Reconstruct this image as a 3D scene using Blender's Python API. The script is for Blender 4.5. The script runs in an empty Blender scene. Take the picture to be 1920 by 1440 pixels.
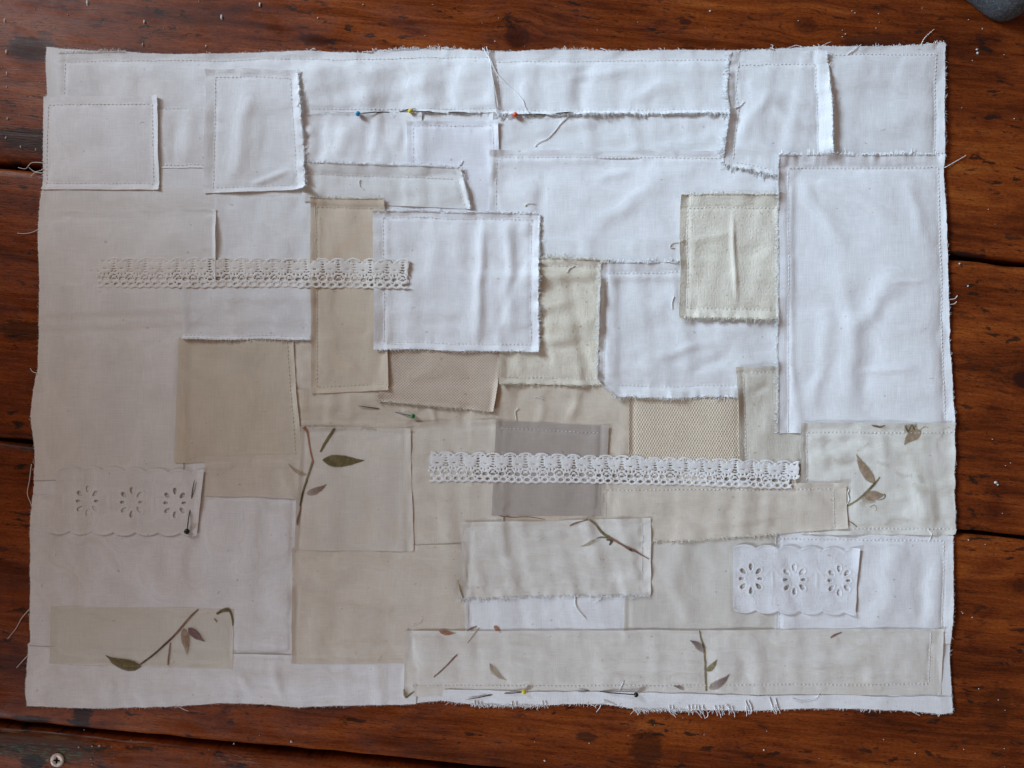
import bpy, math, random
import numpy as np

random.seed(7)
rng = np.random.default_rng(11)
S = 0.00035                     # metres per unit of the plan (the cloth is about 60 cm wide)
col = bpy.context.scene.collection
sc = bpy.context.scene

def wx(px): return (px - 960.0) * S
def wy(py): return (720.0 - py) * S

# ------------------------------------------------------------------ camera, world, lamps, exposure
cam_h = 0.52
cd = bpy.data.cameras.new('camera')
cam = bpy.data.objects.new('camera', cd)
col.objects.link(cam)
cam.location = (0, 0, cam_h)
cd.sensor_width = 36.0
cd.lens = 36.0 * cam_h / (1920 * S)
cd.clip_start = 0.01
cd.clip_end = 50
sc.camera = cam

world = bpy.data.worlds.new('World')
sc.world = world
world.use_nodes = True
bg = world.node_tree.nodes['Background']
bg.inputs[0].default_value = (1.0, 0.69, 0.53, 1)      # dim warm light coming back from the room
bg.inputs[1].default_value = 0.19

def lamp(name, loc, aim, size, power, color, spread=180.0, shape='RECTANGLE', size_y=None):
    d = bpy.data.lights.new(name, 'AREA')
    d.shape = shape
    d.size = size
    if shape == 'RECTANGLE':
        d.size_y = size_y or size
    d.energy = power
    d.color = color
    d.spread = math.radians(spread)
    o = bpy.data.objects.new(name, d)
    col.objects.link(o)
    from mathutils import Vector
    o.location = loc
    o.rotation_euler = (Vector(aim) - Vector(loc)).to_track_quat('-Z', 'Y').to_euler()
    return o

# daylight: a window at the upper left, a weaker one beside it, one at the lower left
lamp('window_light_upper_left', (-0.736, 0.664, 0.504), (0.24, 0.10, 0.0), 0.35, 1.04, (0.60, 0.80, 1.0), spread=35)
lamp('window_light_beside', (-0.60, 0.49, 0.50), (-0.10, -0.05, 0.0), 0.30, 0.80, (0.97, 0.95, 0.96), spread=140)
lamp('window_light_lower_left', (-0.901, -0.813, 0.557), (0.083, -0.313, 0.0), 0.35, 0.78, (0.68, 0.83, 1.0), spread=35)

sc.view_settings.view_transform = 'Standard'
sc.view_settings.look = 'None'
sc.view_settings.exposure = 0.0
sc.view_settings.gamma = 1.0
sc.view_settings.use_curve_mapping = False
try:
    sc.cycles.use_denoising = True
    sc.cycles.transparent_max_bounces = 12
except Exception:
    pass

# ------------------------------------------------------------------ node helpers
class NT:
    def __init__(self, name):
        self.m = bpy.data.materials.new(name)
        self.m.use_nodes = True
        self.t = self.m.node_tree
        self.t.nodes.clear()
        self.out = self.t.nodes.new('ShaderNodeOutputMaterial')
        self.b = self.t.nodes.new('ShaderNodeBsdfPrincipled')
        self.t.links.new(self.b.outputs[0], self.out.inputs[0])
    def link(self, a, b): self.t.links.new(a, b)
    def put(self, sock, v):
        if hasattr(v, 'node'): self.link(v, sock)
        else: sock.default_value = v
    def coords(self, scale=(1, 1, 1), kind='Object', off=(0, 0, 0)):
        tc = self.t.nodes.new('ShaderNodeTexCoord')
        mp = self.t.nodes.new('ShaderNodeMapping')
        mp.inputs['Scale'].default_value = tuple(s / S for s in scale)
        mp.inputs['Location'].default_value = off
        self.link(tc.outputs[kind], mp.inputs[0])
        return mp.outputs[0]
    def noise(self, vec, scale=1.0, detail=2.0, rough=0.5, dist=0.0):
        n = self.t.nodes.new('ShaderNodeTexNoise')
        self.link(vec, n.inputs['Vector'])
        n.inputs['Scale'].default_value = scale
        n.inputs['Detail'].default_value = detail
        n.inputs['Roughness'].default_value = rough
        n.inputs['Distortion'].default_value = dist
        return n.outputs[0]
    def math(self, op, a, b=0.0, c=None, clamp=False):
        n = self.t.nodes.new('ShaderNodeMath')
        n.operation = op
        n.use_clamp = clamp
        self.put(n.inputs[0], a)
        self.put(n.inputs[1], b)
        if c is not None: self.put(n.inputs[2], c)
        return n.outputs[0]
    def smooth(self, v, lo, hi, tlo=0.0, thi=1.0):
        n = self.t.nodes.new('ShaderNodeMapRange')
        n.interpolation_type = 'SMOOTHSTEP'
        self.put(n.inputs[0], v)
        n.inputs[1].default_value = lo; n.inputs[2].default_value = hi
        n.inputs[3].default_value = tlo; n.inputs[4].default_value = thi
        return n.outputs[0]
    def mix(self, fac, a, b, mode='MIX'):
        n = self.t.nodes.new('ShaderNodeMix')
        n.data_type = 'RGBA'
        n.blend_type = mode
        self.put(n.inputs[0], fac)
        for i, v in ((6, a), (7, b)):
            if hasattr(v, 'node'): self.link(v, n.inputs[i])
            else: n.inputs[i].default_value = (v[0], v[1], v[2], 1)
        return n.outputs[2]
    def ramp(self, v, stops):
        n = self.t.nodes.new('ShaderNodeValToRGB')
        self.link(v, n.inputs[0])
        e = n.color_ramp.elements
        while len(e) < len(stops): e.new(0.5)
        for q, (p, c) in zip(e, stops):
            q.position = p; q.color = (c[0], c[1], c[2], 1)
        return n.outputs[0]
    def sep(self, vec):
        n = self.t.nodes.new('ShaderNodeSeparateXYZ')
        self.link(vec, n.inputs[0])
        return n.outputs
    def bump(self, h, strength=0.3, dist=0.0003, prev=None):
        n = self.t.nodes.new('ShaderNodeBump')
        n.inputs['Strength'].default_value = strength
        n.inputs['Distance'].default_value = dist
        self.link(h, n.inputs['Height'])
        if prev is not None: self.link(prev, n.inputs['Normal'])
        return n.outputs[0]
    def normal(self, n): self.link(n, self.b.inputs['Normal'])
    def base(self, c): self.put(self.b.inputs['Base Color'], c if hasattr(c, 'node') else (c[0], c[1], c[2], 1))
    def rough(self, r): self.put(self.b.inputs['Roughness'], r)

def fabric(name, rgb, alpha=1.0, weave=None, slub=0.0, satin=0.0, stain_shade=None, thread=0.055):
    n = NT(name)
    ha = n.noise(n.coords((0.03, 0.9, 1)), 1.0, 2.0)       # weft threads
    va = n.noise(n.coords((0.9, 0.03, 1)), 1.0, 2.0)       # warp threads
    th = n.math('ADD', ha, va)                                # 0..2
    tone = n.smooth(th, 0.7, 1.3, 1.0 - thread, 1.0 + thread)
    cl = n.noise(n.coords((0.012, 0.012, 1), off=(len(name) * 3.1, 2.0, 0)), 1.0, 3.0, 0.6)
    tone = n.math('MULTIPLY', tone, n.smooth(cl, 0.3, 0.7, 0.955, 1.03))
    c = n.mix(1.0, rgb, (1, 1, 1), 'MULTIPLY')
    vm = n.t.nodes.new('ShaderNodeVectorMath'); vm.operation = 'SCALE'
    n.link(c, vm.inputs[0]); n.link(tone, vm.inputs['Scale'])
    c = vm.outputs[0]
    lint = n.noise(n.coords((0.11, 0.13, 1), off=(11, 4, 0)), 1.0, 0.0)
    c = n.mix(n.smooth(lint, 0.83, 0.86, 0.0, 0.6), c, n.mix(1.0, c, (0.62, 0.56, 0.50), 'MULTIPLY'))
    h = th
    bs, bd = 0.35, 0.00028
    if weave:
        x, y, z = n.sep(n.coords((1, 1, 1)))
        px_, py_ = weave
        wob = n.noise(n.coords((0.25, 0.25, 1)), 1.0, 2.0)
        sx = n.math('COSINE', n.math('ADD', n.math('MULTIPLY', x, 6.2832 / px_), n.math('MULTIPLY', wob, 1.5)))
        sy = n.math('COSINE', n.math('ADD', n.math('MULTIPLY', y, 6.2832 / py_), n.math('MULTIPLY', wob, 1.2)))
        w = n.math('MULTIPLY', sx, sy)
        h = n.math('ADD', n.math('MULTIPLY', th, 0.5), n.math('MULTIPLY', w, 0.8))
        c = n.mix(n.smooth(w, -0.9, 0.7), n.mix(1.0, c, (0.72, 0.68, 0.65), 'MULTIPLY'), n.mix(1.0, c, (1.10, 1.09, 1.08), 'MULTIPLY'))
        bs, bd = 0.5, 0.0004
    if slub:
        vo = n.t.nodes.new('ShaderNodeTexVoronoi')
        n.link(n.coords((0.085, 0.085, 1)), vo.inputs['Vector'])
        vo.inputs['Scale'].default_value = 1.0
        dot = n.smooth(vo.outputs['Distance'], 0.0, 0.17, 1.0, 0.0)
        fl = n.noise(n.coords((0.22, 0.22, 1)), 1.0, 1.0)
        h = n.math('ADD', h, n.math('MULTIPLY', dot, 2.2 * slub))
        h = n.math('ADD', h, n.math('MULTIPLY', fl, 1.6 * slub))
        fleck = n.noise(n.coords((0.16, 0.16, 1), off=(7, 3, 0)), 1.0, 0.0)
        c = n.mix(n.smooth(fleck, 0.76, 0.82), c, n.mix(1.0, c, (0.78, 0.70, 0.60), 'MULTIPLY'))
        bs, bd = 0.45, 0.0005
    if stain_shade:
        st = n.noise(n.coords((0.007, 0.010, 1), off=(stain_shade[4], 0, 0)), 1.0, 3.0, 0.55, 0.6)
        c = n.mix(n.math('MULTIPLY', n.smooth(st, 0.48, 0.70), stain_shade[3]), c, n.mix(1.0, c, stain_shade[:3], 'MULTIPLY'))
    n.base(c)
    n.rough(0.92 if not satin else 0.45)
    if satin:
        sl = n.noise(n.coords((0.05, 1.1, 1)), 1.0, 2.0)
        n.b.inputs['Specular IOR Level'].default_value = 0.35 * satin
        h = n.math('ADD', h, n.math('MULTIPLY', sl, 0.8))
    else:
        n.b.inputs['Specular IOR Level'].default_value = 0.12
        try:
            n.b.inputs['Sheen Weight'].default_value = 0.08
            n.b.inputs['Sheen Roughness'].default_value = 0.6
        except Exception: pass
    n.b.inputs['Alpha'].default_value = alpha
    n.normal(n.bump(h, bs, bd))
    return n.m

M = {}
M['backing'] = fabric('backing_cotton', (0.77, 0.77, 0.77), 1.0)
M['white'] = fabric('white_cotton', (0.82, 0.82, 0.825), 0.94)
M['white2'] = fabric('white_cotton_heavy', (0.83, 0.83, 0.84), 0.97)
M['lavender'] = fabric('lavender_white_cotton', (0.80, 0.795, 0.825), 0.96)
M['offwhite'] = fabric('off_white_cotton', (0.775, 0.762, 0.74), 0.92)
M['warm'] = fabric('warm_white_cotton', (0.795, 0.775, 0.755), 0.95, stain_shade=(0.97, 0.955, 0.93, 0.6, 2.0))
M['lowerwhite'] = fabric('aged_white_cotton', (0.815, 0.80, 0.80), 0.95, stain_shade=(0.955, 0.92, 0.875, 0.7, 9.0))  # brown blotches: old staining, and shading of soft folds put into the colour
M['tan'] = fabric('tan_cotton', (0.66, 0.565, 0.445), 0.95, stain_shade=(1.02, 0.93, 0.88, 0.7, 4.0))
M['taupe'] = fabric('taupe_cotton', (0.69, 0.61, 0.495), 0.91, stain_shade=(1.0, 0.94, 0.90, 0.7, 6.0))
M['flannel'] = fabric('cream_flannel', (0.74, 0.675, 0.555), 0.98, slub=0.5)
M['calico'] = fabric('cream_calico', (0.765, 0.715, 0.605), 0.98, slub=0.6)
M['linen'] = fabric('oatmeal_linen', (0.665, 0.56, 0.465), 0.98, weave=(5.8, 5.4))
M['canvas'] = fabric('cream_canvas', (0.74, 0.645, 0.515), 1.0, weave=(5.0, 8.8))
M['grey'] = fabric('grey_taupe_cotton', (0.49, 0.425, 0.375), 0.84)
M['beige'] = fabric('beige_cotton', (0.67, 0.585, 0.475), 0.95, stain_shade=(0.97, 0.92, 0.88, 0.5, 3.0))
M['beige2'] = fabric('pale_beige_cotton', (0.715, 0.64, 0.545), 0.92, stain_shade=(0.97, 0.93, 0.89, 0.5, 12.0))
M['stone'] = fabric('stone_cotton', (0.665, 0.615, 0.525), 0.96, slub=0.2)
M['cream'] = fabric('cream_sheer', (0.745, 0.68, 0.60), 0.88, stain_shade=(1.0, 0.95, 0.90, 0.6, 5.0))
M['ivory'] = fabric('ivory_sheer', (0.745, 0.70, 0.63), 0.85)
M['satin'] = fabric('ivory_satin', (0.79, 0.765, 0.70), 0.97, satin=1.0, stain_shade=(0.93, 0.92, 0.86, 0.7, 8.0))
M['satin2'] = fabric('ivory_satin_thin', (0.80, 0.762, 0.705), 0.88, satin=0.8, stain_shade=(0.95, 0.93, 0.87, 0.7, 15.0))
M['yellowed'] = fabric('yellowed_satin', (0.83, 0.785, 0.685), 0.55, satin=0.2, stain_shade=(0.95, 0.96, 0.88, 0.7, 18.0))
M['lace'] = fabric('cotton_lace', (0.775, 0.757, 0.738), 1.0)
M['lace2'] = fabric('cotton_lace_cream', (0.75, 0.71, 0.665), 1.0)
M['eyelet'] = fabric('eyelet_cotton', (0.79, 0.79, 0.81), 0.97)
M['eyelet2'] = fabric('eyelet_cotton_aged', (0.80, 0.78, 0.77), 0.95)
M['thread'] = fabric('white_thread', (0.82, 0.82, 0.82), 1.0)
M['cream_thread'] = fabric('cream_thread', (0.74, 0.69, 0.57), 1.0)
THREAD_OF = {'tan': 'cream_thread', 'taupe': 'cream_thread', 'flannel': 'cream_thread', 'linen': 'cream_thread', 'canvas': 'cream_thread',
             'beige': 'cream_thread', 'beige2': 'cream_thread', 'stone': 'cream_thread', 'calico': 'cream_thread'}

# ------------------------------------------------------------------ numeric helpers
RT = [rng.random((256, 256)) * 2 - 1 for _ in range(24)]
def vn(x, y, seed=0):
    t = RT[seed % 24]
    x = np.asarray(x, float) + seed * 17.3; y = np.asarray(y, float) + seed * 5.7
    xi = np.floor(x).astype(int); yi = np.floor(y).astype(int)
    fx = x - xi; fy = y - yi
    fx = fx * fx * (3 - 2 * fx); fy = fy * fy * (3 - 2 * fy)
    a = t[yi & 255, xi & 255]; b = t[yi & 255, (xi + 1) & 255]
    c = t[(yi + 1) & 255, xi & 255]; d = t[(yi + 1) & 255, (xi + 1) & 255]
    return (a * (1 - fx) + b * fx) * (1 - fy) + (c * (1 - fx) + d * fx) * fy
def fbm(x, y, seed=0, oct=3):
    v = 0; a = 1.0
    for k in range(oct):
        v = v + a * vn(x * 2 ** k, y * 2 ** k, seed + k); a *= 0.5
    return v
def blur(a, s):
    r = max(1, int(math.ceil(s * 2.5)))
    w = np.exp(-0.5 * (np.arange(-r, r + 1) / s) ** 2); w /= w.sum()
    for ax in (0, 1):
        p = np.pad(a, [(r, r) if k == ax else (0, 0) for k in (0, 1)], mode='edge')
        o = np.zeros_like(a)
        n = a.shape[ax]
        for k in range(2 * r + 1):
            o += w[k] * (p[k:k + n, :] if ax == 0 else p[:, k:k + n])
        a = o
    return a
def dilate(a, r):
    for ax in (0, 1):
        p = np.pad(a, [(r, r) if k == ax else (0, 0) for k in (0, 1)], mode='edge')
        n = a.shape[ax]
        o = a.copy()
        for k in range(2 * r + 1):
            np.maximum(o, p[k:k + n, :] if ax == 0 else p[:, k:k + n], out=o)
        a = o
    return a
def sstep(lo, hi, x):
    t = np.clip((x - lo) / (hi - lo), 0, 1)
    return t * t * (3 - 2 * t)

R = 2.0
NX, NY = 960, 720
gx, gy = np.meshgrid(np.arange(NX) * R + 1, np.arange(NY) * R + 1)
def samp(a, x, y):
    fx = np.clip((np.asarray(x, float) - 1) / R, 0, NX - 1.001); fy = np.clip((np.asarray(y, float) - 1) / R, 0, NY - 1.001)
    xi = fx.astype(int); yi = fy.astype(int); fx = fx - xi; fy = fy - yi
    return (a[yi, xi] * (1 - fx) + a[yi, xi + 1] * fx) * (1 - fy) + (a[yi + 1, xi] * (1 - fx) + a[yi + 1, xi + 1] * fx) * fy

def poly_sdf(poly, x, y):
    P_ = np.array(poly, float); Q_ = np.roll(P_, -1, axis=0)
    d = np.full(x.shape, 1e9); ins = np.zeros(x.shape, bool)
    for (ax, ay), (bx, by) in zip(P_, Q_):
        ex, ey = bx - ax, by - ay
        l2 = ex * ex + ey * ey + 1e-9
        t = np.clip(((x - ax) * ex + (y - ay) * ey) / l2, 0, 1)
        d = np.minimum(d, (x - ax - t * ex) ** 2 + (y - ay - t * ey) ** 2)
        c = ((ay > y) != (by > y)) & (x < ex * (y - ay) / (ey if abs(ey) > 1e-9 else 1e-9) + ax)
        ins ^= c
    d = np.sqrt(d)
    return np.where(ins, d, -d)

def new_obj(name, me, mat, parent=None, kind=None, label=None):
    o = bpy.data.objects.new(name, me)
    col.objects.link(o)
    if mat is not None: me.materials.append(mat)
    if parent is not None: o.parent = parent
    if kind: o['kind'] = kind
    if label: o['label'] = label
    return o
def mesh_np(name, v, quads, smooth=True, tris=None):
    me = bpy.data.meshes.new(name)
    v = np.ascontiguousarray(v, dtype=np.float32)
    nq = len(quads); nt = 0 if tris is None else len(tris)
    me.vertices.add(len(v)); me.vertices.foreach_set('co', v.ravel())
    li = np.asarray(quads, np.int32).ravel()
    st = np.arange(nq, dtype=np.int32) * 4
    tot = np.full(nq, 4, np.int32)
    if nt:
        st = np.concatenate([st, nq * 4 + np.arange(nt, dtype=np.int32) * 3])
        tot = np.concatenate([tot, np.full(nt, 3, np.int32)])
        li = np.concatenate([li, np.asarray(tris, np.int32).ravel()])
    me.loops.add(len(li)); me.loops.foreach_set('vertex_index', li)
    me.polygons.add(nq + nt)
    me.polygons.foreach_set('loop_start', st)
    me.polygons.foreach_set('loop_total', tot)
    me.polygons.foreach_set('use_smooth', np.full(nq + nt, smooth))
    me.update(calc_edges=True)
    me.validate()
    return me
def to_world(x, y, z): return np.stack([(x - 960.0) * S, (720.0 - y) * S, z * S], axis=-1)

def sheet(name, sdf, zf, box, g, thick):
    """A cloth sheet: grid cells inside sdf > 0, its rim pulled onto the outline, a rim wall of the cloth's thickness."""
    x0, y0, x1, y1 = box
    xs = np.arange(x0 - g, x1 + 2 * g, g); ys = np.arange(y0 - g, y1 + 2 * g, g)
    X, Y = np.meshgrid(xs, ys)
    cx = (X[:-1, :-1] + X[1:, 1:]) / 2; cy = (Y[:-1, :-1] + Y[1:, 1:]) / 2
    cell = sdf(cx, cy) > 0
    if not cell.any(): return None
    pc = np.pad(cell, 1)
    cnt = pc[:-1, :-1].astype(int) + pc[1:, :-1] + pc[:-1, 1:] + pc[1:, 1:]
    used = cnt > 0
    rim = used & (cnt < 4)
    ux, uy = X[used].copy(), Y[used].copy()
    r = rim[used]
    rx, ry = ux[r], uy[r]
    for _ in range(2):
        d = sdf(rx, ry); e = 0.4
        nx_ = (sdf(rx + e, ry) - sdf(rx - e, ry)) / (2 * e); ny_ = (sdf(rx, ry + e) - sdf(rx, ry - e)) / (2 * e)
        l = np.maximum(nx_ ** 2 + ny_ ** 2, 0.25)
        mx = np.clip(d * nx_ / l, -g, g); my = np.clip(d * ny_ / l, -g, g)
        rx = rx - mx; ry = ry - my
    ux[r] = rx; uy[r] = ry
    idx = -np.ones(used.shape, int); idx[used] = np.arange(used.sum())
    z = zf(ux, uy)
    v = to_world(ux, uy, z)
    ci, cj = np.nonzero(cell)
    q = np.stack([idx[ci, cj], idx[ci + 1, cj], idx[ci + 1, cj + 1], idx[ci, cj + 1]], 1)
    # rim wall
    walls = []
    up = cell & ~pc[:-2, 1:-1]; dn = cell & ~pc[2:, 1:-1]; lf = cell & ~pc[1:-1, :-2]; rt = cell & ~pc[1:-1, 2:]
    a, b = np.nonzero(up); walls.append(np.stack([idx[a, b], idx[a, b + 1]], 1))
    a, b = np.nonzero(dn); walls.append(np.stack([idx[a + 1, b + 1], idx[a + 1, b]], 1))
    a, b = np.nonzero(lf); walls.append(np.stack([idx[a + 1, b], idx[a, b]], 1))
    a, b = np.nonzero(rt); walls.append(np.stack([idx[a, b + 1], idx[a + 1, b + 1]], 1))
    w = np.concatenate(walls)
    rv = np.nonzero(r)[0]
    hi = -np.ones(len(v), int); hi[rv] = len(v) + np.arange(len(rv))
    low = hi + len(rv)
    lv = v[rv].copy(); lv[:, 2] -= thick * S
    v = np.concatenate([v, v[rv], lv])
    wq = np.stack([hi[w[:, 0]], hi[w[:, 1]], low[w[:, 1]], low[w[:, 0]]], 1)
    return mesh_np(name, v, np.concatenate([q, wq]))

def tubes(name, paths, sides=4):
    """paths: list of (points in plan units Nx3, radius or radii)."""
    V = []; Q = []; T = []; base = 0
    for pts, rad in paths:
        p = np.asarray(pts, float); n = len(p)
        rr = np.full(n, rad, float) if np.isscalar(rad) else np.asarray(rad, float)
        t = np.gradient(p, axis=0)
        t /= np.maximum(np.linalg.norm(t, axis=1, keepdims=True), 1e-9)
        u = np.cross(t, np.array([0.03, 0.02, 1.0])); u /= np.maximum(np.linalg.norm(u, axis=1, keepdims=True), 1e-9)
        w = np.cross(t, u)
        an = np.arange(sides) * 2 * math.pi / sides + 0.4
        ring = p[:, None, :] + rr[:, None, None] * (np.cos(an)[None, :, None] * u[:, None, :] + np.sin(an)[None, :, None] * w[:, None, :])
        V.append(ring.reshape(-1, 3))
        i = np.arange(n - 1)[:, None] * sides + np.arange(sides)[None, :]
        j = np.arange(n - 1)[:, None] * sides + (np.arange(sides)[None, :] + 1) % sides
        Q.append(np.stack([i, j, j + sides, i + sides], -1).reshape(-1, 4) + base)
        for k in range(1, sides - 1):
            T.append([base, base + k + 1, base + k]); e = base + (n - 1) * sides
            T.append([e, e + k, e + k + 1])
        base += n * sides
    if not V: return None
    v = np.concatenate(V)
    return mesh_np(name, to_world(v[:, 0], v[:, 1], v[:, 2]), np.concatenate(Q), True, np.array(T))

# ------------------------------------------------------------------ the wooden floor
FLOOR_Z = -1.6
def wood(name, knots, seed, marks=()):
    n = NT(name)
    o = (seed * 13.7, seed * 5.1, 0)
    P1 = n.coords((1, 1, 1))
    x, y, z = n.sep(P1)
    # knots bend the grain around them
    yd = y
    kn = None
    for (kx, ky, rx_, ry_, dark) in knots:
        dx = n.math('DIVIDE', n.math('SUBTRACT', x, kx), rx_); dy = n.math('DIVIDE', n.math('SUBTRACT', y, ky), ry_)
        r2 = n.math('ADD', n.math('MULTIPLY', dx, dx), n.math('MULTIPLY', dy, dy))
        g = n.math('POWER', 2.718, n.math('MULTIPLY', r2, -0.22))
        yd = n.math('SUBTRACT', yd, n.math('MULTIPLY', n.math('MULTIPLY', dy, g), ry_ * 0.75))
        rn = n.math('ADD', n.math('SQRT', r2), n.math('MULTIPLY', n.math('SUBTRACT', n.noise(n.coords((0.06, 0.06, 1)), 1.0, 2.0), 0.5), 0.5))
        k = n.math('MULTIPLY', n.smooth(rn, 0.75, 1.15, 1.0, 0.0), dark)
        kn = k if kn is None else n.math('MAXIMUM', kn, k)
    cb = n.t.nodes.new('ShaderNodeCombineXYZ')
    n.link(x, cb.inputs[0]); n.link(yd, cb.inputs[1])
    def mp(sx, sy, off):
        m = n.t.nodes.new('ShaderNodeMapping')
        m.inputs['Scale'].default_value = (sx, sy, 1); m.inputs['Location'].default_value = (o[0] + off, o[1] + off * 0.7, 0)
        n.link(cb.outputs[0], m.inputs[0]); return m.outputs[0]
    broad = n.noise(mp(0.0022, 0.012, 0), 1.0, 3.0, 0.55, 0.5)
    grain = n.noise(mp(0.006, 0.085, 3), 1.0, 4.0, 0.6, 0.35)
    fine = n.noise(mp(0.03, 0.42, 5), 1.0, 3.0, 0.6)
    blot = n.noise(mp(0.010, 0.016, 9), 1.0, 4.0, 0.6, 0.3)
    v = n.math('ADD', n.math('MULTIPLY', broad, 0.45), n.math('ADD', n.math('MULTIPLY', grain, 0.35), n.math('MULTIPLY', fine, 0.20)))
    c = n.ramp(v, [(0.30, (0.036, 0.0068, 0.0020)), (0.42, (0.110, 0.0205, 0.0042)), (0.54, (0.225, 0.048, 0.0085)), (0.68, (0.35, 0.102, 0.019))])
    c = n.mix(n.smooth(blot, 0.50, 0.72, 0.0, 0.75), c, n.mix(1.0, c, (0.48, 0.34, 0.30), 'MULTIPLY'))
    # black scuffs and worn pores, drawn out along the grain
    s1 = n.noise(mp(0.026, 0.075, 14), 1.0, 3.0, 0.65, 0.4)
    s2 = n.noise(mp(0.006, 0.014, 21), 1.0, 2.0)
    sm = n.math('MULTIPLY', n.smooth(s1, 0.565, 0.64), n.smooth(s2, 0.42, 0.56))
    c = n.mix(n.math('MULTIPLY', sm, 0.85), c, (0.014, 0.009, 0.007))
    s3 = n.noise(mp(0.05, 0.30, 31), 1.0, 2.0, 0.6)
    c = n.mix(n.smooth(s3, 0.61, 0.70, 0.0, 0.75), c, (0.024, 0.008, 0.004))
    s4 = n.noise(mp(0.09, 0.9, 41), 1.0, 2.0, 0.6)
    c = n.mix(n.smooth(s4, 0.52, 0.70, 0.0, 0.45), c, n.mix(1.0, c, (0.40, 0.30, 0.26), 'MULTIPLY'))
    gr = n.noise(mp(0.16, 0.42, 51), 1.0, 3.0, 0.7)
    c = n.mix(1.0, c, n.ramp(gr, [(0.30, (0.62, 0.60, 0.58)), (0.50, (1.0, 1.0, 1.0)), (0.72, (1.28, 1.30, 1.30))]), 'MULTIPLY')
    if kn is not None:
        c = n.mix(kn, c, (0.026, 0.0060, 0.0042))
    for (kx, ky, rx_, ry_, rgb, amt, brk) in marks:             # old paint, dark stains: marks with a shape of their own
        dx = n.math('DIVIDE', n.math('SUBTRACT', x, kx), rx_); dy = n.math('DIVIDE', n.math('SUBTRACT', y, ky), ry_)
        r2 = n.math('SQRT', n.math('ADD', n.math('MULTIPLY', dx, dx), n.math('MULTIPLY', dy, dy)))
        ed = n.noise(n.coords((0.05, 0.16, 1), off=(kx, ky, 0)), 1.0, 4.0, 0.65)
        f = n.math('MULTIPLY', n.smooth(n.math('ADD', r2, n.math('MULTIPLY', n.math('SUBTRACT', ed, 0.5), 1.6)), 0.75, 1.05, 1.0, 0.0), amt)
        if brk:
            f = n.math('MULTIPLY', f, n.smooth(n.noise(n.coords((0.07, 0.30, 1), off=(kx + 4, 0, 0)), 1.0, 3.0, 0.6), 0.52, 0.60))
        c = n.mix(f, c, rgb)
    n.base(c)
    n.rough(n.math('ADD', n.smooth(grain, 0.3, 0.75, 0.20, 0.36), n.smooth(blot, 0.38, 0.62, 0.0, 0.22)))
    n.b.inputs['Specular IOR Level'].default_value = 0.20
    h = n.math('ADD', n.math('MULTIPLY', fine, 0.5), n.math('SUBTRACT', n.math('MULTIPLY', grain, 0.8), n.math('MULTIPLY', sm, 0.15)))
    n.normal(n.bump(h, 0.45, 0.0005))
    return n.m

dark = NT('dark_gap'); dark.base((0.006, 0.004, 0.003)); dark.rough(0.95)
floor_v = np.array([(-2.2, -2.2, -0.022), (2.2, -2.2, -0.022), (2.2, 2.2, -0.022), (-2.2, 2.2, -0.022)])
floor = new_obj('floor', mesh_np('floor', floor_v, np.array([[0, 1, 2, 3]]), False), dark.m, None, 'structure')

ANG = -math.atan(0.0962)
ca, sa = math.cos(ANG), math.sin(ANG)
def plank_local(px, py, oy):
    """plan position -> the plank's own coordinates (plan units, y up), for a plank whose origin is at plan (960, oy)."""
    dx, dy = px - 960, -(py - oy)
    return dx * ca + dy * sa, -dx * sa + dy * ca
def gap_y(k):      # plan y of the k-th gap at x = 960
    return {-1: -670, 0: -115, 1: 402, 2: 917.5, 3: 1452, 4: 2000, 5: 2560}[k]
def plank(top, bottom, gap_t, gap_b, mat, seed):
    oy = (top + bottom) / 2
    half_t = (oy - top) * ca - gap_t; half_b = (bottom - oy) * ca - gap_b
    xs = np.arange(-1900, 1901, 12.0)
    prof = [(1.0, -60), (1.0, -9), (0.0, -3.2, 2), (0.0, -0.9, 6), (0.0, 0.0, 14)]
    ysg = []
    for k in range(5):
        ins = [0, 0, 2.2, 6, 15][k]; zz = [-60, -8, -3.0, -0.9, 0.0][k]
        ysg.append((half_t - ins, zz, +1))
    inner = np.linspace(half_t - 15, -(half_b - 15), 22)[1:-1]
    prof = [(a, b, 1) for a, b, _ in ysg] + [(a, 0.0, 0) for a in inner] + [(-(half_b - [0, 0, 2.2, 6, 15][k]), [-60, -8, -3.0, -0.9, 0.0][k], -1) for k in (4, 3, 2, 1, 0)]
    V = np.zeros((len(prof), len(xs), 3))
    for i, (yy, zz, side) in enumerate(prof):
        edge = side * (vn(xs / 45, xs * 0 + seed, 3) * 1.3 + vn(xs / 140, xs * 0 + seed * 2, 4) * 1.6 + np.maximum(0, vn(xs / 26, xs * 0 + seed, 5) - 0.55) * -7.0)
        V[i, :, 0] = xs; V[i, :, 1] = yy + edge
        V[i, :, 2] = zz + FLOOR_Z + (fbm(xs / 260, xs * 0 + yy / 120 + seed, 6, 2) - 1.0) * 0.55
    a = np.arange(len(prof) - 1)[:, None] * len(xs) + np.arange(len(xs) - 1)[None, :]
    q = np.stack([a, a + len(xs), a + len(xs) + 1, a + 1], -1).reshape(-1, 4)
    me = mesh_np('plank', V.reshape(-1, 3) * S, q)
    o = new_obj('plank', me, mat, floor)
    o.location = (0, wy(oy), 0)
    o.rotation_euler = (0, 0, ANG)
    return o, oy

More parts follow.
